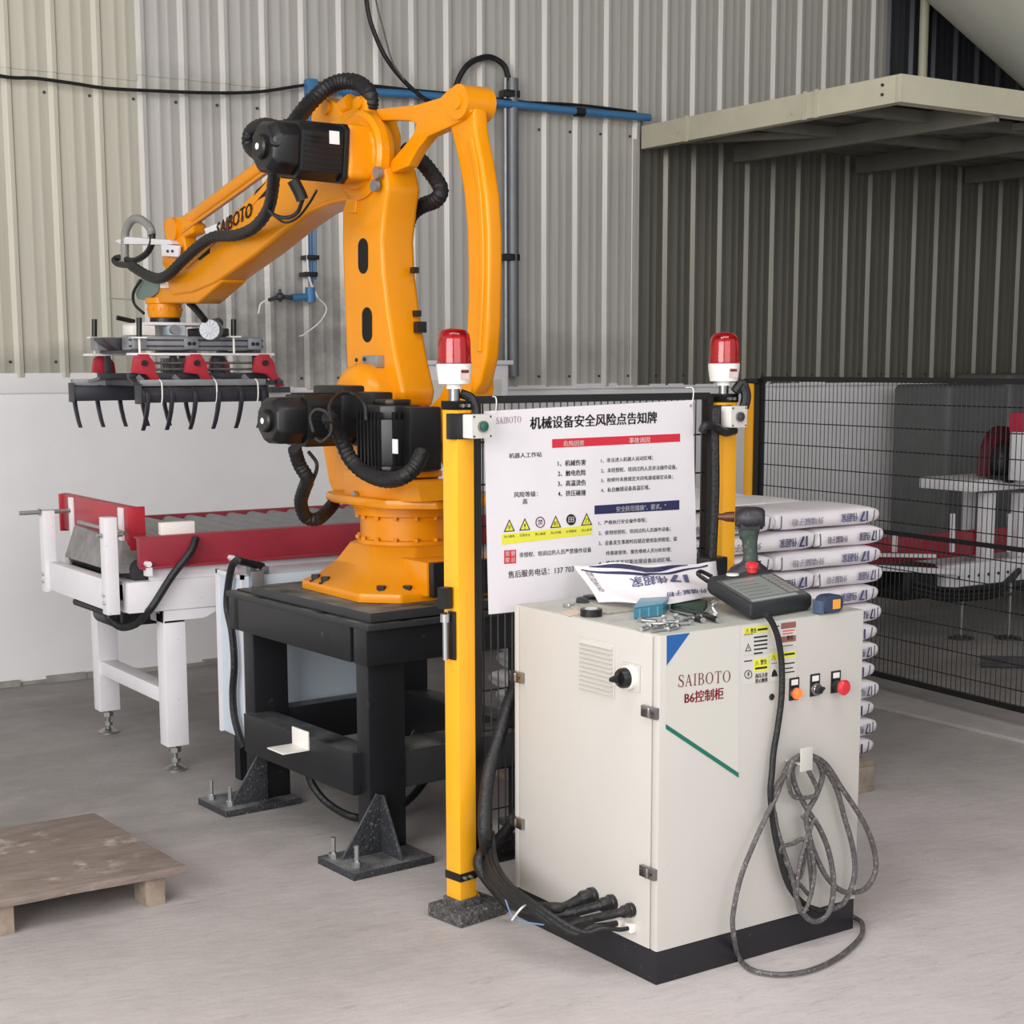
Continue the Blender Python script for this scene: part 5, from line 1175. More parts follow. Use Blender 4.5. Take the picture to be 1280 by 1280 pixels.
# incoming harness (left of cabinet)
def WC(l): return CO + cx_dir * l[0] + cy_dir * l[1] + Vector((0, 0, l[2]))
hroot = thing('cable_harness', 'thick bundle of black cables curving into the low glands of the cabinet', 'cable', WC((-.2, .3, .05)))
starts = [(612, 1065), (618, 1060), (625, 1062), (620, 1075), (626, 1080)]
for i, (p, r_, mid) in enumerate(zip(gl, (.016, .013, .012, .008, .006), ((690, 1137), (690, 1145), (700, 1160), (715, 1168), (725, 1166)))):
    e_ = WC((p.x - .04, p.y, p.z)); off = -.10
    pts = [WC(CS(604 + i * 3, 1040, .03 + .01 * i)), WC(CS(604 + i * 4, 1075, .08 + .01 * i)), WC(CS(618 + i * 5, 1105, .12 + .012 * i)), WC(CS(645 + i * 7, 1132, .14 + .01 * i)), WC(CS(mid[0], mid[1] - 2, .13)), WC(CS((mid[0] + 725 + i * 14) / 2, (mid[1] + 1135 + i * 6) / 2 - 2, .09)), e_, WC((p.x, p.y, p.z))]
    B().tube(pts, r_, 10, 6).build('cable', blackh, hroot)
for a_, b_ in ((636, 1148), (655, 1132), (618, 1115)):
    q = WC(CS(a_, b_, .15)); B().lathe(q, (.5, .5, .3), [(.034, -.002), (.034, .002)], 12).build('white_tie', pwhite, hroot) if False else None
B().tube([WC(CS(632, 1125, .17)), WC(CS(640, 1144, .18)), WC(CS(655, 1152, .17)), WC(CS(680, 1156, .15))], .0025, 6).build('blue_wire', pm('pale_blue_wire', (110, 140, 170), .5, var=.1), hroot)
B().tube([WC(CS(640, 1150, .19)), WC(CS(652, 1135, .19)), WC(CS(664, 1128, .13))], .003, 6).build('white_tie', pwhite, hroot)
tag(B().tube([on_pl(648, 848, CO + cy_dir * 0.75, cy_dir), on_pl(636, 880, CO + cy_dir * 0.72, cy_dir), on_pl(624, 920, CO + cy_dir * 0.70, cy_dir), on_pl(612, 960, CO + cy_dir * 0.68, cy_dir), on_pl(606, 1010, CO + cy_dir * 0.66, cy_dir), on_pl(606, 1045, CO + cy_dir * 0.64, cy_dir), WC(CS(612, 1080, .06))], .02, 10).build('riser_cable', blackh), 'thick black cable rising between yellow post and cabinet', 'cable')
tag(B().tube([on_pl(655, 1000, CO + cy_dir * 0.72, cy_dir), on_pl(642, 1025, CO + cy_dir * 0.72, cy_dir), on_pl(625, 1048, CO + cy_dir * 0.70, cy_dir), on_pl(608, 1060, CO + cy_dir * 0.68, cy_dir), on_pl(600, 1085, CO + cy_dir * 0.66, cy_dir), WC(CS(640, 1135, .05))], .018, 10).build('riser_cable', blackh), 'lower black cable looping behind the yellow post foot', 'cable')
# black floor channel behind cabinet / post
tag(B().bar(on_z(600, 1098, 0) + Vector((0, .12, .035)), on_z(645, 1090, 0) + Vector((.5, .16, .035)), .06, .07).build('cable_duct', blackm, bevel=.004), 'low black cable duct on the floor behind the cabinet', 'duct')

# coiled cable on the front
def CFW(px, py, off): return WC(CF(px, py, off))
ck = thing('cable_coil', 'dusty grey pendant cable coiled and hung on the cabinet front hook', 'cable', CFW(1010, 1060, .03))
def coil(pts, r=.0076, m=cable): B().tube([CFW(a, b, o) for a, b, o in pts], r, 8, 6).build('loop', m, ck)
lab(B().tube([CFW(958, 768, .03), CFW(966, 780, .03), CFW(973, 800, .025), CFW(977, 830, .02), CFW(977, 870, .02), CFW(972, 910, .02), CFW(967, 940, .02), CFW(965, 965, .025), CFW(963, 990, .03), CFW(966, 1025, .03), CFW(972, 1060, .035), CFW(985, 1105, .035), CFW(1005, 1130, .035), CFW(1030, 1140, .04)], .0085, 10, 6).build('lead', blackh, ck), 'black lead from the pendant')
coil([(1030, 1140, .04), (1055, 1128, .04), (1068, 1095, .04), (1066, 1060, .035), (1055, 1020, .03), (1045, 985, .03), (1030, 960, .03), (1012, 945, .04), (998, 950, .035), (985, 965, .03), (970, 985, .03), (966, 1010, .03), (975, 1050, .035), (988, 1090, .04), (1000, 1135, .045), (1018, 1152, .05), (1036, 1140, .05), (1042, 1105, .05), (1036, 1065, .045), (1024, 1035, .04), (1008, 1010, .035), (995, 985, .03), (990, 960, .03), (1000, 944, .035)])
coil([(1014, 944, .045), (1032, 955, .04), (1052, 985, .04), (1078, 1025, .04), (1092, 1060, .04), (1094, 1090, .04), (1080, 1112, .04), (1056, 1115, .04), (1036, 1100, .045), (1022, 1075, .045), (1013, 1050, .045), (1008, 1020, .04), (1020, 995, .035), (1028, 970, .03), (1022, 950, .035)])
coil([(1000, 944, .03), (986, 955, .025), (974, 985, .03), (968, 1000, .035), (958, 1020, .04), (940, 1060, .045), (925, 1100, .05), (916, 1145, .05), (917, 1170, .05)], .0070)
B().tube([CFW(917, 1170, .05), on_z(923, 1196, .012), on_z(940, 1212, .010), on_z(975, 1218, .010), on_z(1015, 1212, .010), on_z(1050, 1195, .010), on_z(1075, 1172, .010), on_z(1078, 1155, .012), on_z(1070, 1148, .012), on_z(1062, 1144, .02)], .0070, 8, 6).build('floor_loop', cable, ck)
coil([(968, 1015, .025), (974, 1050, .03), (982, 1085, .03), (1002, 1108, .035), (1014, 1118, .035), (1012, 1080, .04), (1006, 1050, .04), (990, 1055, .04), (975, 1060, .04), (978, 1075, .035), (998, 1098, .035), (1006, 1070, .035), (1012, 1035, .035), (1003, 1020, .04)], .0062)
coil([(1003, 944, .05), (1010, 962, .045), (1022, 990, .045), (1008, 997, .045), (990, 994, .045), (986, 970, .045), (992, 950, .05)], .0065)
coil([(1012, 1050, .05), (1018, 1090, .05), (1010, 1130, .05), (1000, 1140, .05), (996, 1110, .045), (1002, 1070, .045), (1014, 1032, .045), (1020, 1022, .05)], .0062)

# ------------------------------------------------------------------ things on the cabinet top
# teach pendant: a tilted slab, resting on the top
TP = thing('teach_pendant', 'black teach pendant with grey screen lying on the cabinet top', 'pendant', CT(955, 758, CH))
bl0 = CT(937, 777, CH + .004); br0 = CT(1019, 765, CH + .004); tlp = CT(872, 733, CH + .045); 
# body corners: bottom outline on top panel, depth toward back-left
nfl, nfr = CT(938, 777, CH), CT(1016, 763, CH)
dirx = (nfr - nfl).normalized(); LX = (nfr - nfl).length
bkl = on_z(880, 738, CH + .05)
diry = Vector((bkl.x - nfl.x, bkl.y - nfl.y, 0)); LY = diry.length; diry.normalize()
upz = Vector((0, 0, 1))
def tp(a, b, h): return nfl + dirx * (a * LX) + diry * (b * LY) + upz * (h + .045 * b)
body = B(); N_ = []
outl = [(.0, .02), (.03, 0), (.97, 0), (1.0, .03), (1.0, .93), (.93, 1.0), (.07, 1.0), (0, .93)]
lo_ = [tp(a, b, 0 if b < .5 else 0) for a, b in outl]
body.add([tp(a * .94 + .03, b * .94 + .03, .002) for a, b in outl] + [tp(a, b, .014) for a, b in outl] + [tp(a, b, .036) for a, b in outl] + [tp(a * .96 + .02, b * .96 + .02, .044) for a, b in outl],
         [tuple(range(8))[::-1], tuple(range(24, 32))] + [(j * 8 + i, j * 8 + (i + 1) % 8, (j + 1) * 8 + (i + 1) % 8, (j + 1) * 8 + i) for j in range(3) for i in range(8)])
tpb = body.build('case', rubber, TP, bevel=.004)
def tq(x0, y0, x1, y1, mat, name, h=.0445, t=.0015, par=None):
    P = [tp(x0, y0, h), tp(x1, y0, h), tp(x1, y1, h), tp(x0, y1, h)]; return B().prism(P, (0, 0, t)).build(name, mat, par or TP, smooth=False)
face = tq(.05, .04, .95, .80, pm('pendant_face_grey', (92, 94, 92), .5, var=.05), 'face_plate')
scr = tq(.10, .15, .70, .74, screen, 'screen', .046)
for i in range(5): tq(.14, .22 + i * .1, .52 + .03 * (i % 3), .235 + i * .1, pm('screen_line_grey', (112, 120, 118), .4, var=0) if i == 0 else bpy.data.materials['screen_line_grey'], 'screen_line', .0476, .0003, scr)
tq(.08, .06, .80, .115, pm('pale_key_strip', (168, 174, 174), .4, var=0), 'key_strip', .046)
for j in range(8):
    for i in range(2): tq(.74 + i * .09, .16 + j * .075, .81 + i * .09, .21 + j * .075, pm('key_grey', (150, 146, 140), .5, var=.1) if (i, j) == (0, 0) else bpy.data.materials['key_grey'], 'key', .046, .003)
q = tp(.70, .90, .045); lab(B().lathe(q, ZZ, [(.014, 0), (.014, .012), (.019, .014), (.019, .026), (.014, .030)], 20).build('stop_button', redcap, TP), 'red emergency stop button')
q = tp(.38, .90, .045); lab(B().lathe(q, ZZ, [(.018, 0), (.018, .005)], 24).build('key_switch', pwhite, TP), 'white round switch plate')
q = tp(.05, .98, .03); B().tube([q, q + Vector((-.02, .02, .02)), q + Vector((.0, .03, .025)), q + Vector((.03, .02, .01))], .006, 8).build('strap_loop', blackm, TP)
# impact driver standing behind the pendant
db = on_z(936, 722, CH + .055)
TD = thing('impact_wrench', 'dusty dark cordless impact wrench standing upright behind the teach pendant', 'tool', (db.x, db.y, CH))
n_d = Vector((-db.x, -db.y, 0)).normalized(); s_d = Vector((-n_d.y, n_d.x, 0))   # s_d : rightwards?
if s_d.dot(Vector((math.cos(YAW), -math.sin(YAW), 0))) < 0: s_d = -s_d
def DP(px, py, o=0.): return on_pl(px, py, db + n_d * o, n_d)
def dloft(rings, name, mat, bev=0.0):
    """rings: (px,py, half width along s_d, half depth)"""
    bd = B(); seg = 14; vs = []; fs = []
    for (a, b, hw, hd) in rings:
        c = DP(a, b)
        for i in range(seg):
            q = 2 * math.pi * i / seg; vs.append(c + s_d * hw * math.copysign(abs(math.cos(q)) ** .7, math.cos(q)) + n_d * hd * math.copysign(abs(math.sin(q)) ** .7, math.sin(q)))
    n = len(rings)
    for j in range(n - 1):
        for i in range(seg): k = (i + 1) % seg; fs.append((j * seg + i, j * seg + k, (j + 1) * seg + k, (j + 1) * seg + i))
    fs.append(tuple(range(seg))[::-1]); fs.append(tuple((n - 1) * seg + i for i in range(seg)))
    return bd.add(vs, fs).build(name, mat, TD)
dloft([(938, 706, .024, .020), (938, 692, .021, .019), (937, 678, .022, .020), (936, 668, .028, .022), (936, 658, .034, .026)], 'grip', drillg)
e = db.z - CH
dloft([(936, 722, .060, .036), (936, 715, .062, .036), (936, 709, .052, .032), (938, 704, .032, .026), (938, 700, .022, .020)], 'battery_foot', drilld)
B().obox(Vector((db.x, db.y, (CH + DP(936, 722).z) / 2)), s_d, n_d, ZZ, .055, .034, (DP(936, 722).z - CH) / 2).build('battery', blackm, TD, bevel=.004)
hd = B(); c0_ = DP(916, 648); c9 = DP(955, 648)
hd.lathe(c9, c0_ - c9, [(.022, -.003), (.030, .004), (.034, .02), (.035, .05), (.030, .068), (.022, .084)], 20)
hd.obox(DP(938, 655), s_d, n_d, ZZ, .028, .026, .016)
hd.build('motor_housing', drilld, TD, bevel=.002)
sk = B(); s0 = DP(916, 646); s1 = DP(898, 646)
lab(sk.lathe(s0, s1 - s0, [(.016, -.005), (.014, .02), (.010, .03), (.009, (s1 - s0).length)], 16).build('socket', drillb, TD), 'brown socket nose')
B().cyl(s1, s1 + (s1 - s0).normalized() * .002, .006, seg=12).build('bore', blackst, TD)
B().obox(DP(927, 668), s_d, n_d, ZZ, .006, .006, .014).build('trigger', blackm, TD, bevel=.002)
# empty printed sack, folded
es0 = thing('folded_sack', 'folded empty white sack with navy chevron print on the cabinet top', 'sack', CT(800, 745, CH))
K = 16; gridp = []
cornersT = [(728, 705), (905, 703)]; cornersB = [(762, 752), (905, 752)]
def sackpt(s_, t_):
    # s_ along, t_ from front(0) to back(1); resting on a pile, slightly domed
    x_f = 748 + (900 - 748) * s_; y_f = 752 - 6 * s_ + 4 * math.sin(math.pi * s_)
    x_b = 718 + (895 - 718) * s_; y_b = 706 - 2 * s_
    hh = CH + .012 + .078 * t_ + .014 * math.sin(math.pi * s_)
    px_ = x_f * (1 - t_) + x_b * t_; py_ = y_f * (1 - t_) + y_b * t_
    p = on_z(px_, py_, hh)
    p.z += .004 * math.sin(9 * s_ + 5 * t_) + .003 * math.sin(17 * s_ * t_ + 3)
    return p
V = []; F = []
for j in range(K + 1):
    for i in range(K + 1): V.append(sackpt(i / K, j / K))
m_ = len(V)
for j in range(K + 1):
    for i in range(K + 1):
        p = sackpt(i / K, j / K); e_ = min(i, K - i, j, K - j) / 3
        V.append(p - ZZ * (.003 + .014 * min(1, e_)))
for j in range(K):
    for i in range(K):
        a_ = j * (K + 1) + i; F.append((a_, a_ + 1, a_ + K + 2, a_ + K + 1)); F.append((m_ + a_, m_ + a_ + K + 1, m_ + a_ + K + 2, m_ + a_ + 1))
for i in range(K):
    F += [(i, m_ + i, m_ + i + 1, i + 1), (K * (K + 1) + i, K * (K + 1) + i + 1, m_ + K * (K + 1) + i + 1, m_ + K * (K + 1) + i), (i * (K + 1), (i + 1) * (K + 1), m_ + (i + 1) * (K + 1), m_ + i * (K + 1)), (i * (K + 1) + K, m_ + i * (K + 1) + K, m_ + (i + 1) * (K + 1) + K, (i + 1) * (K + 1) + K)]
sk_ = B().add(V, F).build('sack_sheet', bagm, es0, sharp=70)
def sstrip(pts, w_, mat, name):
    V = []; F = []
    Pp = []
    for k in range(len(pts) - 1):
        for t in range(8): f = t / 8; Pp.append((pts[k][0] * (1 - f) + pts[k + 1][0] * f, pts[k][1] * (1 - f) + pts[k + 1][1] * f, w_[k] * (1 - f) + w_[k + 1] * f))
    Pp.append((*pts[-1], w_[-1]))
    for s_, t_, ww in Pp:
        V.append(sackpt(s_, max(0, min(1, t_ - ww))) + ZZ * .0012); V.append(sackpt(s_, max(0, min(1, t_ + ww))) + ZZ * .0012)
    for k in range(len(Pp) - 1): F.append((2 * k, 2 * k + 2, 2 * k + 3, 2 * k + 1))
    return raw(name, V, F, mat, es0)
lab(sstrip([(.10, .98), (.48, .82), (.80, .98)], [.01, .09, .01], pnavy, 'chevron_print'), 'navy chevron')
sstrip([(.03, .90), (.46, .66), (.94, .93)], [.02, .035, .02], pnavy, 'chevron_line')
def sacktext(body, s0_, s1_, t0, t1, mat, flip=False, name='lettering', bold=.02):
    cu = bpy.data.curves.new('t', 'FONT'); cu.body = body; cu.size = 1; cu.resolution_u = 2; cu.offset = 0
    to = bpy.data.objects.new('t', cu); me = bpy.data.meshes.new_from_object(to)
    V = [v.co.copy() for v in me.vertices]; F = [tuple(p.vertices) for p in me.polygons]
    if bold: V, F = embolden(V, F, bold)
    bpy.data.objects.remove(to); bpy.data.curves.remove(cu); bpy.data.meshes.remove(me)
    x0 = min(v.x for v in V); x1 = max(v.x for v in V); y0 = min(v.y for v in V); y1 = max(v.y for v in V); out = []
    for v in V:
        a = (v.x - x0) / (x1 - x0); b = (v.y - y0) / (y1 - y0)
        if flip: a, b = 1 - a, 1 - b
        out.append(sackpt(s0_ + (s1_ - s0_) * a, t0 + (t1 - t0) * b) + ZZ * .0025)
    raw(name, out, F, mat, es0)
sacktext('伟超家', .34, .62, .42, .62, bagprint, True); sacktext('17', .63, .78, .44, .72, bagprint, True, bold=.05); sacktext('外墙腻子粉', .58, .90, .14, .24, bagprint, True); sacktext('保\n温\n材\n料', .045, .10, .22, .86, bagprint2, True, bold=.01)
# second crumpled sheet under it
def blob(name, pts, z0, h, mat, label, cat, bev=.003):
    P = [CT(a, b, z0) for a, b in pts]; return tag(B().prism(P, (0, 0, h)).build(name, mat, bevel=bev), label, cat)
blob('plastic_sheet', [(708, 758), (735, 748), (790, 757), (800, 763), (760, 768), (722, 764)], CH + .0005, .004, pm('dull_clear_film', (176, 172, 158), .35, var=.2, vs=30, bump=.8), 'crumpled translucent film under the folded sack', 'film')
q = CT(739, 770, CH); tr_ = thing('tape_roll', 'black tape roll lying flat on the cabinet top', 'tape', q)
B().add(*(lambda P: (P, [(i, (i + 1) % 28, 28 + (i + 1) % 28, 28 + i) for i in range(28)] + [(28 + i, 28 + (i + 1) % 28, 56 + (i + 1) % 28, 56 + i) for i in range(28)] + [(56 + i, 56 + (i + 1) % 28, 84 + (i + 1) % 28, 84 + i) for i in range(28)] + [(84 + i, 84 + (i + 1) % 28, (i + 1) % 28, i) for i in range(28)]))([q + Vector((r_ * math.cos(k * math.pi / 14), r_ * math.sin(k * math.pi / 14), z_)) for r_, z_ in ((.030, 0), (.030, .02), (.018, .02), (.018, 0)) for k in range(28)])).build('roll', blackm, tr_)
B().add(*(lambda P: (P, [(i, (i + 1) % 28, 28 + (i + 1) % 28, 28 + i) for i in range(28)]))([q + Vector((.0178 * math.cos(k * math.pi / 14), .0178 * math.sin(k * math.pi / 14), z_)) for z_ in (0, .022) for k in range(28)])).build('core', plug, tr_)
q = CT(727, 755, CH); tag(B().lathe(q, (.2, -.3, 1), [(.018, 0), (.02, .012), (.012, .018)], 18).build('cap_nut', dalu), 'dark round cap behind the tape roll', 'cap')
q = CT(738, 748, CH + .006); tag(B().lathe(q, ZZ, [(.022, 0), (.022, .008), (.012, .010)], 20).build('washer', blackm), 'black washer at the folded sack corner', 'washer')
q = CT(711, 759, CH); tag(B().obox(q + ZZ * .006, (1, .3, 0), (-.3, 1, 0), ZZ, .014, .012, .006).build('small_nut', zinc, bevel=.003), 'small bright nut at the left cabinet edge', 'nut')
blob('paper_scrap', [(703, 766), (722, 762), (728, 768), (712, 770)], CH + .0005, .003, pm('pinkish_paper', (224, 200, 186), .7, var=.05), 'pinkish paper scrap by the tape roll', 'paper', 0)
# blue box
P = [CT(a, b, CH) for a, b in ((792, 775), (829, 770), (836, 762), (800, 764))]
ub = thing('blue_case', 'translucent blue plastic case on the cabinet top', 'case', (P[0] + P[2]) / 2)
B().prism([p + ZZ * .001 for p in P], (0, 0, .03)).build('shell', cyanb, ub, bevel=.004)
B().prism([P[0] + ZZ * .031 + Vector((0, 0, 0)), P[1] + ZZ * .031, P[2] + ZZ * .031, P[3] + ZZ * .031], (0, 0, .006)).build('lid', pm('pale_blue_lid', (104, 156, 176), .3, var=.1), ub, bevel=.002)
for i in range(3):
    a_ = P[0].lerp(P[1], .2 + i * .3); B().obox(a_ + ZZ * .016 + Vector((-.0, -.001, 0)), P[1] - P[0], (0, 1, 0), ZZ, .002, .002, .013).build('rib', bpy.data.materials['pale_blue_lid'], ub)
# bolts
for i, (a_, b_, an) in enumerate(((806, 785, .4), (817, 780, -.5), (826, 783, .2), (835, 778, -.3), (843, 781, .6), (852, 779, -.2), (860, 775, .3), (849, 772, 1.2), (830, 774, .9), (812, 776, 2.0), (868, 772, .1), (880, 769, -.6), (822, 787, .1), (840, 785, .35))):
    q = CT(a_, b_, CH + .0075 + (.008 if i in (8, 7) else 0)); d = Vector((math.cos(an), math.sin(an), 0))
    t = thing('expansion_bolt', 'loose zinc plated bolt among the bolts on the cabinet top', 'bolt', q, group='loose bolts on the cabinet top')
    B().cyl(q - d * .02, q + d * .025, .0055, seg=10).build('shank', zinc, t)
    B().cyl(q + d * .022, q + d * .032, .0085, seg=6).build('head', zinc, t)
# tools: black-handled drivers, green pouch
for i, (a0_, b0_, a1_, b1_) in enumerate(((838, 764, 878, 775), (845, 762, 888, 770), (852, 760, 897, 775))):
    p0 = CT(a0_, b0_, CH + .009 + .004 * i); p1 = CT(a1_, b1_, CH + .009)
    t = thing('screwdriver', ('black screwdriver nearest the bolts', 'black screwdriver in the middle of the three', 'black screwdriver nearest the teach pendant')[i], 'screwdriver', (p0 + p1) / 2, group='black screwdrivers on the cabinet')
    B().lathe(p1, p0 - p1, [(.006, 0), (.0085, .01), (.0075, .04), (.006, .055)], 10).build('handle', blackm, t)
    B().cyl(p0, p1, .003, seg=8).build('shaft', dalu, t)
    B().cyl(p1, p1 + (p1 - p0).normalized() * .006, .007, seg=10).build('end_cap', zinc, t)
q = CT(887, 762, CH + .02); tg = B().cyl(q + Vector((-.03, -.01, -.01)), q + Vector((.012, .0, .012)), .004, seg=8).cyl(q + Vector((.012, .0, .012)), q + Vector((.022, .002, .018)), .009, seg=8).cyl(q + Vector((.006, 0, .01)), q + Vector((.008, -.02, -.012)), .004, seg=8)
tag(tg.build('wing_bolt', zinc), 'bright forked bolt leaning by the teach pendant', 'bolt')
blob('green_pouch', [(838, 762), (880, 770), (884, 757), (846, 750)], CH + .001, .016, greeng, 'dark green pouch under the folded sack', 'pouch', .005)
# tape measure
tm0 = CT(1036, 766, CH); tmt = thing('tape_measure', 'blue and black tape measure with orange sticker at the right cabinet corner', 'tape measure', tm0)
dx_ = cx_dir; dy_ = cy_dir
P = []
for k in range(24):
    q_ = 2 * math.pi * k / 24; P.append(tm0 + dx_ * (.036 * math.copysign(abs(math.cos(q_)) ** .6, math.cos(q_))) + ZZ * (.027 + .025 * math.copysign(abs(math.sin(q_)) ** .7, math.sin(q_))) - dy_ * .02)
B().prism(P, dy_ * .04).build('shell', pm('navy_rubber', (48, 60, 84), .5, var=.15), tmt, bevel=.004)
q = tm0 - dy_ * .0205 + ZZ * .026 + dx_ * .008; lab(B().obox(q, dx_, dy_, ZZ, .014, .001, .013).build('sticker', orang, tmt), 'orange sticker')
q = tm0 - dx_ * .04 + ZZ * .02; B().obox(q, dx_, dy_, ZZ, .008, .016, .018).build('front_lip', pm('slate_blue_plastic', (76, 92, 118), .4, var=.1), tmt, bevel=.003)

# ------------------------------------------------------------------ sack stack
SX1, SY0 = 4.385, 4.10; LH = .0735; ZS = .14
pal = thing('stack_pallet', 'low wooden pallet under the stack of printed sacks', 'pallet', (3.9, 4.55, 0))
for k in range(7): B().box(3.3, 4.36, 4.06 + k * .155, 4.06 + k * .155 + .11, .10, .12).build('deck_board', woodb, pal, bevel=.002)
for xx in (3.3, 3.78, 4.27):
    B().box(xx, xx + .09, 4.06, 5.1, .02, .1).build('runner', woodb, pal, bevel=.003)
    B().box(xx, xx + .09, 4.06, 5.1, 0, .02).build('bottom_board', woodb, pal)
def sq_(q, n): return math.copysign(abs(math.cos(q)) ** n, math.cos(q)), math.copysign(abs(math.sin(q)) ** n, math.sin(q))
def bag_ring(s, lx, ly, h, seed, grow=1.0, seg=20):
    e = min(s, 1 - s); g = .80 + .20 * min(1, e / .10) ** .5 if e > 0 else .72; gh = .55 + .45 * min(1, e / .12) ** .5 if e > 0 else .40
    out = []
    for k in range(seg):
        q = 2 * math.pi * k / seg; a, b = sq_(q, .42)
        wob = 1 + .035 * math.sin(3 * q + 6 * s + seed) * (1 if abs(b) < .9 else .0)
        out.append(Vector(((s - .5) * lx + .006 * math.sin(q * 2 + seed) * (1 if e < .03 else 0), a * ly * .5 * (.90 + .10 * g) * wob * grow, h * .5 + b * h * .5 * gh * (1 + .04 * math.sin(8 * s + seed)) * grow)))
    return out
def make_bag(lx, ly, seed, texts=True, label=''):
    t = thing('printed_sack', label, 'sack', (0, 0, 0), group='printed sacks stacked on the pallet')
    h = LH * .99; S_ = (0, .02, .05, .10, .2, .35, .5, .65, .8, .9, .95, .98, 1); V = []; F = []; seg = 20
    for s in S_: V += bag_ring(s, lx, ly, h, seed)
    for j in range(len(S_) - 1):
        for i in range(seg): k = (i + 1) % seg; F.append((j * seg + i, j * seg + k, (j + 1) * seg + k, (j + 1) * seg + i))
    F.append(tuple(range(seg))[::-1]); F.append(tuple((len(S_) - 1) * seg + i for i in range(seg)))
    B().add(V, F).build('sack_body', bagm, t, local=True, sharp=80)
    if texts:
        zc = h * .5
        def tt(s, x0, x1, hh, m, nm='lettering', bold=.02, zo=0):
            text_obj(nm, s, (x1, -ly / 2, zc + hh / 2 + zo), (x0, -ly / 2, zc + hh / 2 + zo), (0, 0, -hh), m, t, local=True, bold=bold, depth=.012)
        tt('1', lx * .335, lx * .354, .038, bagprint, bold=.05); tt('7', lx * .27, lx * .33, .038, bagprint, bold=.05)
        tt('伟超家', lx * .09, lx * .25, .033, bagprint, bold=.035, zo=-.001); tt('外墙腻子粉', -lx * .38, -lx * .08, .026, bagprint2, bold=.03, zo=-.004)
    m_ = bpy.data.materials.get('dark_stitch_band') or pm('dark_stitch_band', (96, 96, 104), .6, var=0)
    for sx in (.055, .945):
        P = bag_ring(sx, lx, ly, h, seed, 1.0, 40); Q = P[20 - 6:40 - 6] if False else [P[i % 40] for i in range(18, 44)]
        B().tube([p + Vector((0, -.001, 0)) for p in Q], .0026, 5, 2).build('stitched_band', m_, t, local=True)
    return t
protoL = make_bag(.52, .34, 1.3); protoS = make_bag(.34, .24, 2.1, texts=True)
first = {'L': True, 'S': True}
NL = 13
ordn = ['bottom', 'second', 'third', 'fourth', 'fifth', 'sixth', 'seventh', 'eighth', 'ninth', 'tenth', 'eleventh', 'twelfth', 'top']
def put(kind, x, y, z, rz, label):
    pr = protoL if kind == 'L' else protoS
    if first[kind]: o = pr; first[kind] = False
    else: o = copy_tree(pr)
    o.location = (x, y, z); o.rotation_euler = (0, 0, rz); o['label'] = label
for k in range(NL):
    z = ZS + k * LH - .014; j = lambda s=.006: random.uniform(-s, s)
    nm = ordn[k] + (' layer' if k in (0, 12) else ' layer from the bottom')
    if k % 2 == 0:
        out = .012 if k < 12 else .01
        put('L', SX1 - .26 + out, SY0 + .17 + j(), z, j(.02), 'white printed sack at the right end of the stack front, ' + nm)
        put('L', SX1 - .26 - .53 + out, SY0 + .17 + j(), z, j(.02), 'white printed sack at the left of the stack front, ' + nm)
        for r_ in (1, 2):
            for c_ in (0, 1): put('L', SX1 - .26 - .53 * c_ + j(.01), SY0 + .17 + .34 * r_, z, j(.02), 'plain sack in the rear rows, ' + nm)
    else:
        put('S', SX1 - .145, SY0 + .12 + j(), z, j(.02), 'short end of white sack at stack right front, ' + nm)
        put('L', SX1 - .30 - .26, SY0 + .17 + j(), z, j(.02), 'white printed sack in the middle of the stack front, ' + nm)
        put('S', SX1 - .30 - .52 - .17, SY0 + .12 + j(), z, j(.02), 'short white sack at the stack left front, ' + nm)
        for r_ in (1, 2):
            for c_ in (0, 1): put('L', SX1 - .28 - .53 * c_ + j(.01), SY0 + .17 + .34 * r_, z, j(.02), 'plain sack in the rear rows, ' + nm)
tp0 = on_z(925, 628, ZS + NL * LH + .03)
tag(B().add([(3.45, 4.2, ZS + NL * LH + .0), (3.95, 4.25, ZS + NL * LH + .0), (3.9, 4.6, ZS + NL * LH + .035), (3.42, 4.55, ZS + NL * LH + .045), (3.45, 4.2, ZS + NL * LH + .006), (3.95, 4.25, ZS + NL * LH + .006), (3.9, 4.6, ZS + NL * LH + .041), (3.42, 4.55, ZS + NL * LH + .051)], [(0, 3, 2, 1), (4, 5, 6, 7), (0, 1, 5, 4), (1, 2, 6, 5), (2, 3, 7, 6), (3, 0, 4, 7)]).build('loose_sack', bagm, bevel=.002), 'loose empty white sack lying on top of the stack', 'sack')

# ------------------------------------------------------------------ machine behind the fence
mx, my = 7.19, 6.06  # bagging machine anchor
mc = thing('bagging_machine', 'white framed bagging machine with red belt behind the mesh fence', 'machine', (mx + .4, my + .1, 0))
def mz(py, x=mx, y=my): return zat(1201, py, x, y)
B().box(mx - .22, mx + 1.6, my - .05, my + .02, mz(731), mz(703)).build('side_beam', whitep, mc, bevel=.004)
B().box(mx - .22, mx + 1.6, my + .55, my + .62, mz(731), mz(703)).build('side_beam', whitep, mc, bevel=.004)
for i in range(7):
    q = mx - .1 + i * .085; B().cyl((q, my - .05, .39), (q, my - .056, .39), .009, seg=8).build('bolt_hole', dalu, mc)
B().box(mx - .95, mx + 1.6, my + .10, my + .14, mz(699), mz(667)).build('red_belt', redp, mc, bevel=.006)
B().bar((mx - .85, my + .02, .50), (mx - .15, my - .1, .43), .03, .03).build('guide_bar', whitep, mc)
B().bar((mx - .85, my + .10, .56), (mx - .25, my + .0, .52), .03, .02).build('guide_bar', whitep, mc)
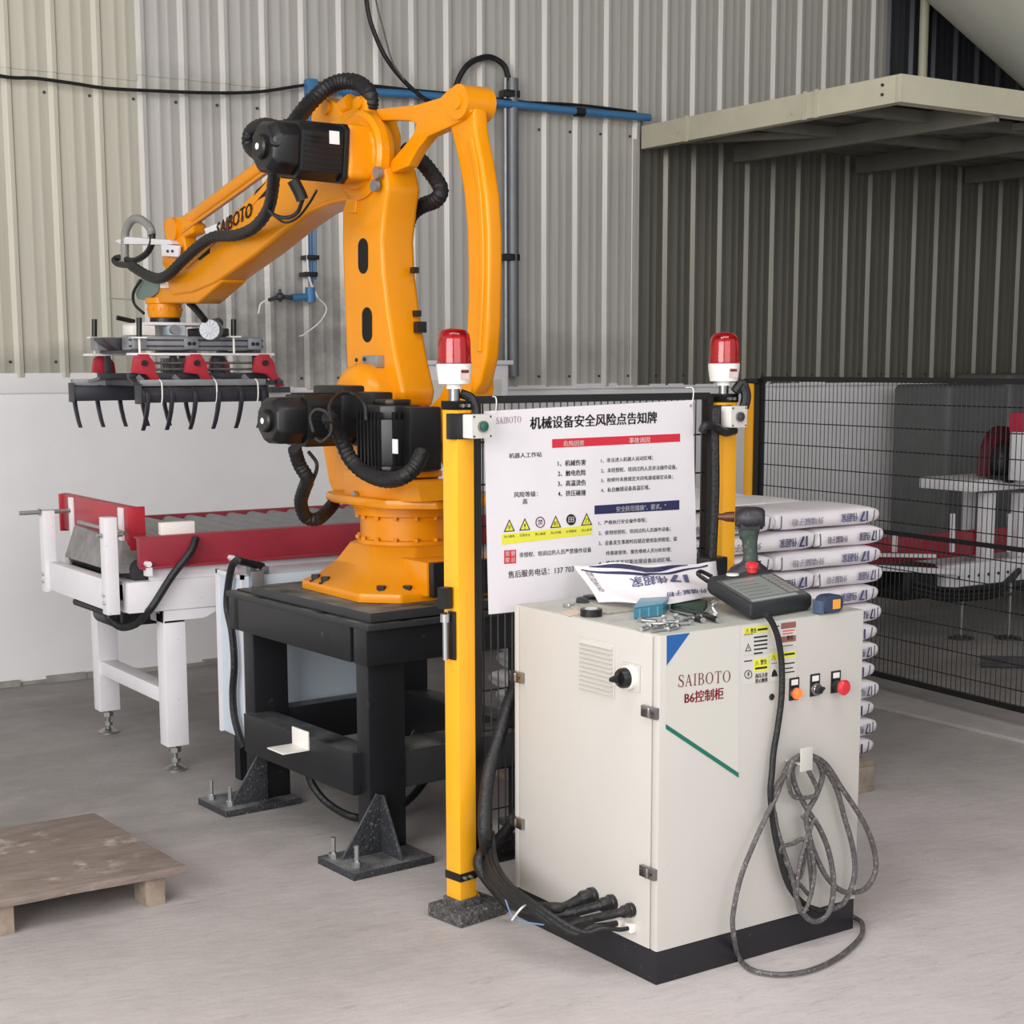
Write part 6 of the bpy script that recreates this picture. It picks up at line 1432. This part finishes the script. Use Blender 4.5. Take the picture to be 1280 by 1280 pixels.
for px_ in (1201, 1260):
    q = on_z(px_, 802, .0); B().cyl((q.x, q.y, .03), (q.x, q.y, mz(729)), .011, seg=10).build('foot_rod', steel, mc)
    B().lathe((q.x, q.y, 0), ZZ, [(.075, .018), (.075, .026), (.02, .04)], 20).box(q.x - .07, q.x + .07, q.y - .015, q.y + .015, mz(744), mz(740)).build('foot_disc', dalu, mc)
for px_ in (1118, 1190, 1261):
    q = on_y(px_, 690, my - .03); q2 = on_y(px_ + 1, 642 if px_ > 1150 else 668, my - .03)
    B().bar(q, q2, .02, .02, (0, 1, 0)).build('pin_rod', whitep, mc)
fx0 = on_y(1222, 620, my + .05).x; 
for px_, w_ in ((1231, .08), (1272, .07)):
    q0 = on_y(px_, 703, my + .05); q1 = on_y(px_, 616, my + .05); B().box(q0.x - w_ / 2, q0.x + w_ / 2, my + .02, my + .09, .45, q1.z).build('frame_leg', whitep, mc, bevel=.004)
q0 = on_y(1208, 704, my + .5); q1 = on_y(1208, 607, my + .5); B().box(q0.x - .03, q0.x + .03, my + .47, my + .53, .42, q1.z).build('frame_leg', whitep, mc, bevel=.004)
zt4 = on_y(1231, 606, my + .05).z
B().box(on_y(1216, 610, my - .02).x, mx + 1.7, my - .02, my + .38, zt4 - .03, zt4 + .035).build('machine_table', whitep, mc, bevel=.006)
qd = on_y(1249, 586, my + .05)
md = B(); R_ = .165
P = [(qd.x + R_ * 1.0 * math.cos(t), my + .02, zt4 + .05 + R_ * 1.75 * math.sin(t) ** .8) for t in [math.pi * k / 16 for k in range(17)]]
lab(md.prism(P, (0, .06, 0)).build('guard_hood', pm('maroon_hood', (84, 22, 36), .45, var=.1), mc, bevel=.004), 'maroon arched belt guard')
lab(B().lathe((qd.x, my + .02, zt4 + .13), (0, -1, 0), [(.125, 0), (.12, .06), (.08, .09), (.05, .095)], 28).box(qd.x - .14, qd.x + .14, my - .08, my + .02, zt4 + .035, zt4 + .06).build('motor', blackm, mc), 'dark motor under the hood')
B().lathe((qd.x, my - .076, zt4 + .13), (0, -1, 0), [(.045, 0), (.04, .012)], 20).build('motor_cap', dalu, mc)
B().bar((q1.x + .22, my + .02, zt4 - .02), (q1.x + .0, my - .03, .55), .015, .015).build('stay', blackm, mc)
for dz in (0, .035, .06):
    B().tube([on_y(1140, 728 + dz * 200, my), on_y(1175, 736 + dz * 200, my - .05), on_y(1215, 737 + dz * 180, my - .05), on_y(1250, 732 + dz * 150, my - .05), on_y(1275, 712, my - .08)], .016, 6).build('hose', blackh, mc)
B().box(mx - .5, mx - .15, my + .0, my + .4, .28, .46).build('drive_box', blackm, mc, bevel=.01)
B().bar(on_z(1226, 826, .05), on_z(1300, 828, .05), .05, .05).build('floor_rail', dalu, mc)
# lower dark conveyor part left
B().box(mx - .95, mx - .5, my + .1, my + .5, .36, .47).build('feed_bed', blackm, mc, bevel=.01)
# red topped box at the frame edge
sbx = thing('scale_box', 'white box with red top at the right frame edge behind the fence', 'box', on_y(1290, 605, my - .1))
q0 = on_y(1269, 600, my - .15); q1 = on_y(1269, 540, my - .15); q2 = on_y(1269, 516, my - .15)
B().box(q0.x, q0.x + .4, my - .19, my - .10, zt4 + .036, q1.z).build('body', whitep, sbx, bevel=.005)
lab(B().box(q0.x - .004, q0.x + .404, my - .195, my - .095, q1.z, q2.z).build('lid', pm('crimson_lid', (190, 30, 60), .45, var=.05), sbx, bevel=.005), 'red top')
gq = on_y(1281, 570, my - .155); B().cyl((gq.x, my - .19, gq.z), (gq.x, my - .20, gq.z), .04, seg=20).build('dial', dalu, sbx)
# grey covered item behind fence; lower box widened as dark backdrop for the shaded wall
q = on_y(1262, 470, 7.3); tag(B().box(q.x - .12, q.x + .9, 7.2, 7.7, 1.0, zat(1250, 467, q.x, 7.3)).box(on_y(1185, 600, 7.2).x, q.x + 1.6, 7.22, 7.72, .018, 1.46).build('covered_unit', pm('grey_cover', (92, 94, 93), .6, var=.1), bevel=.05, seg=4), 'grey covered unit with added dark backdrop by the wall behind the bagging machine', 'machine')

# ------------------------------------------------------------------ wooden pallet, lower left
c_ = on_z(232, 1082, .115); lft = on_z(0, 1125, .115); bkr = on_z(118, 1016, .115); 
fxd = (c_ - lft).normalized(); fyd = (bkr - c_).normalized()
pw = thing('wooden_pallet', 'worn plywood topped wooden pallet on the floor at lower left', 'pallet', (c_.x - .4, c_.y + .3, 0))
LXp = 1.15; LYp = (bkr - c_).length
P = []
rnd = random.Random(3)
nE = 10
for k in range(nE): P.append(c_ - fxd * LXp * (1 - k / nE) + Vector((0, 0, 0)) + fyd * rnd.uniform(-.004, .004))
for k in range(nE): P.append(c_ + fyd * LYp * k / nE + fxd * rnd.uniform(-.006, .004))
P.append(c_ + fyd * LYp); P.append(c_ + fyd * LYp - fxd * LXp)
B().prism([p - ZZ * .024 for p in P], (0, 0, .024)).build('plywood_top', wood, pw, bevel=.002)
for i, a_ in enumerate((.035, .50, 1.05)):
    for j_, b_ in enumerate((.03, .5 * LYp / 1, LYp - .09)):
        q = c_ - fxd * (a_ + .05) + fyd * (b_ + .04); q.z = .045
        B().obox(q, fxd, fyd, ZZ, .045 if i else .03, .045, .0455).build('block', woodb, pw, bevel=.004)
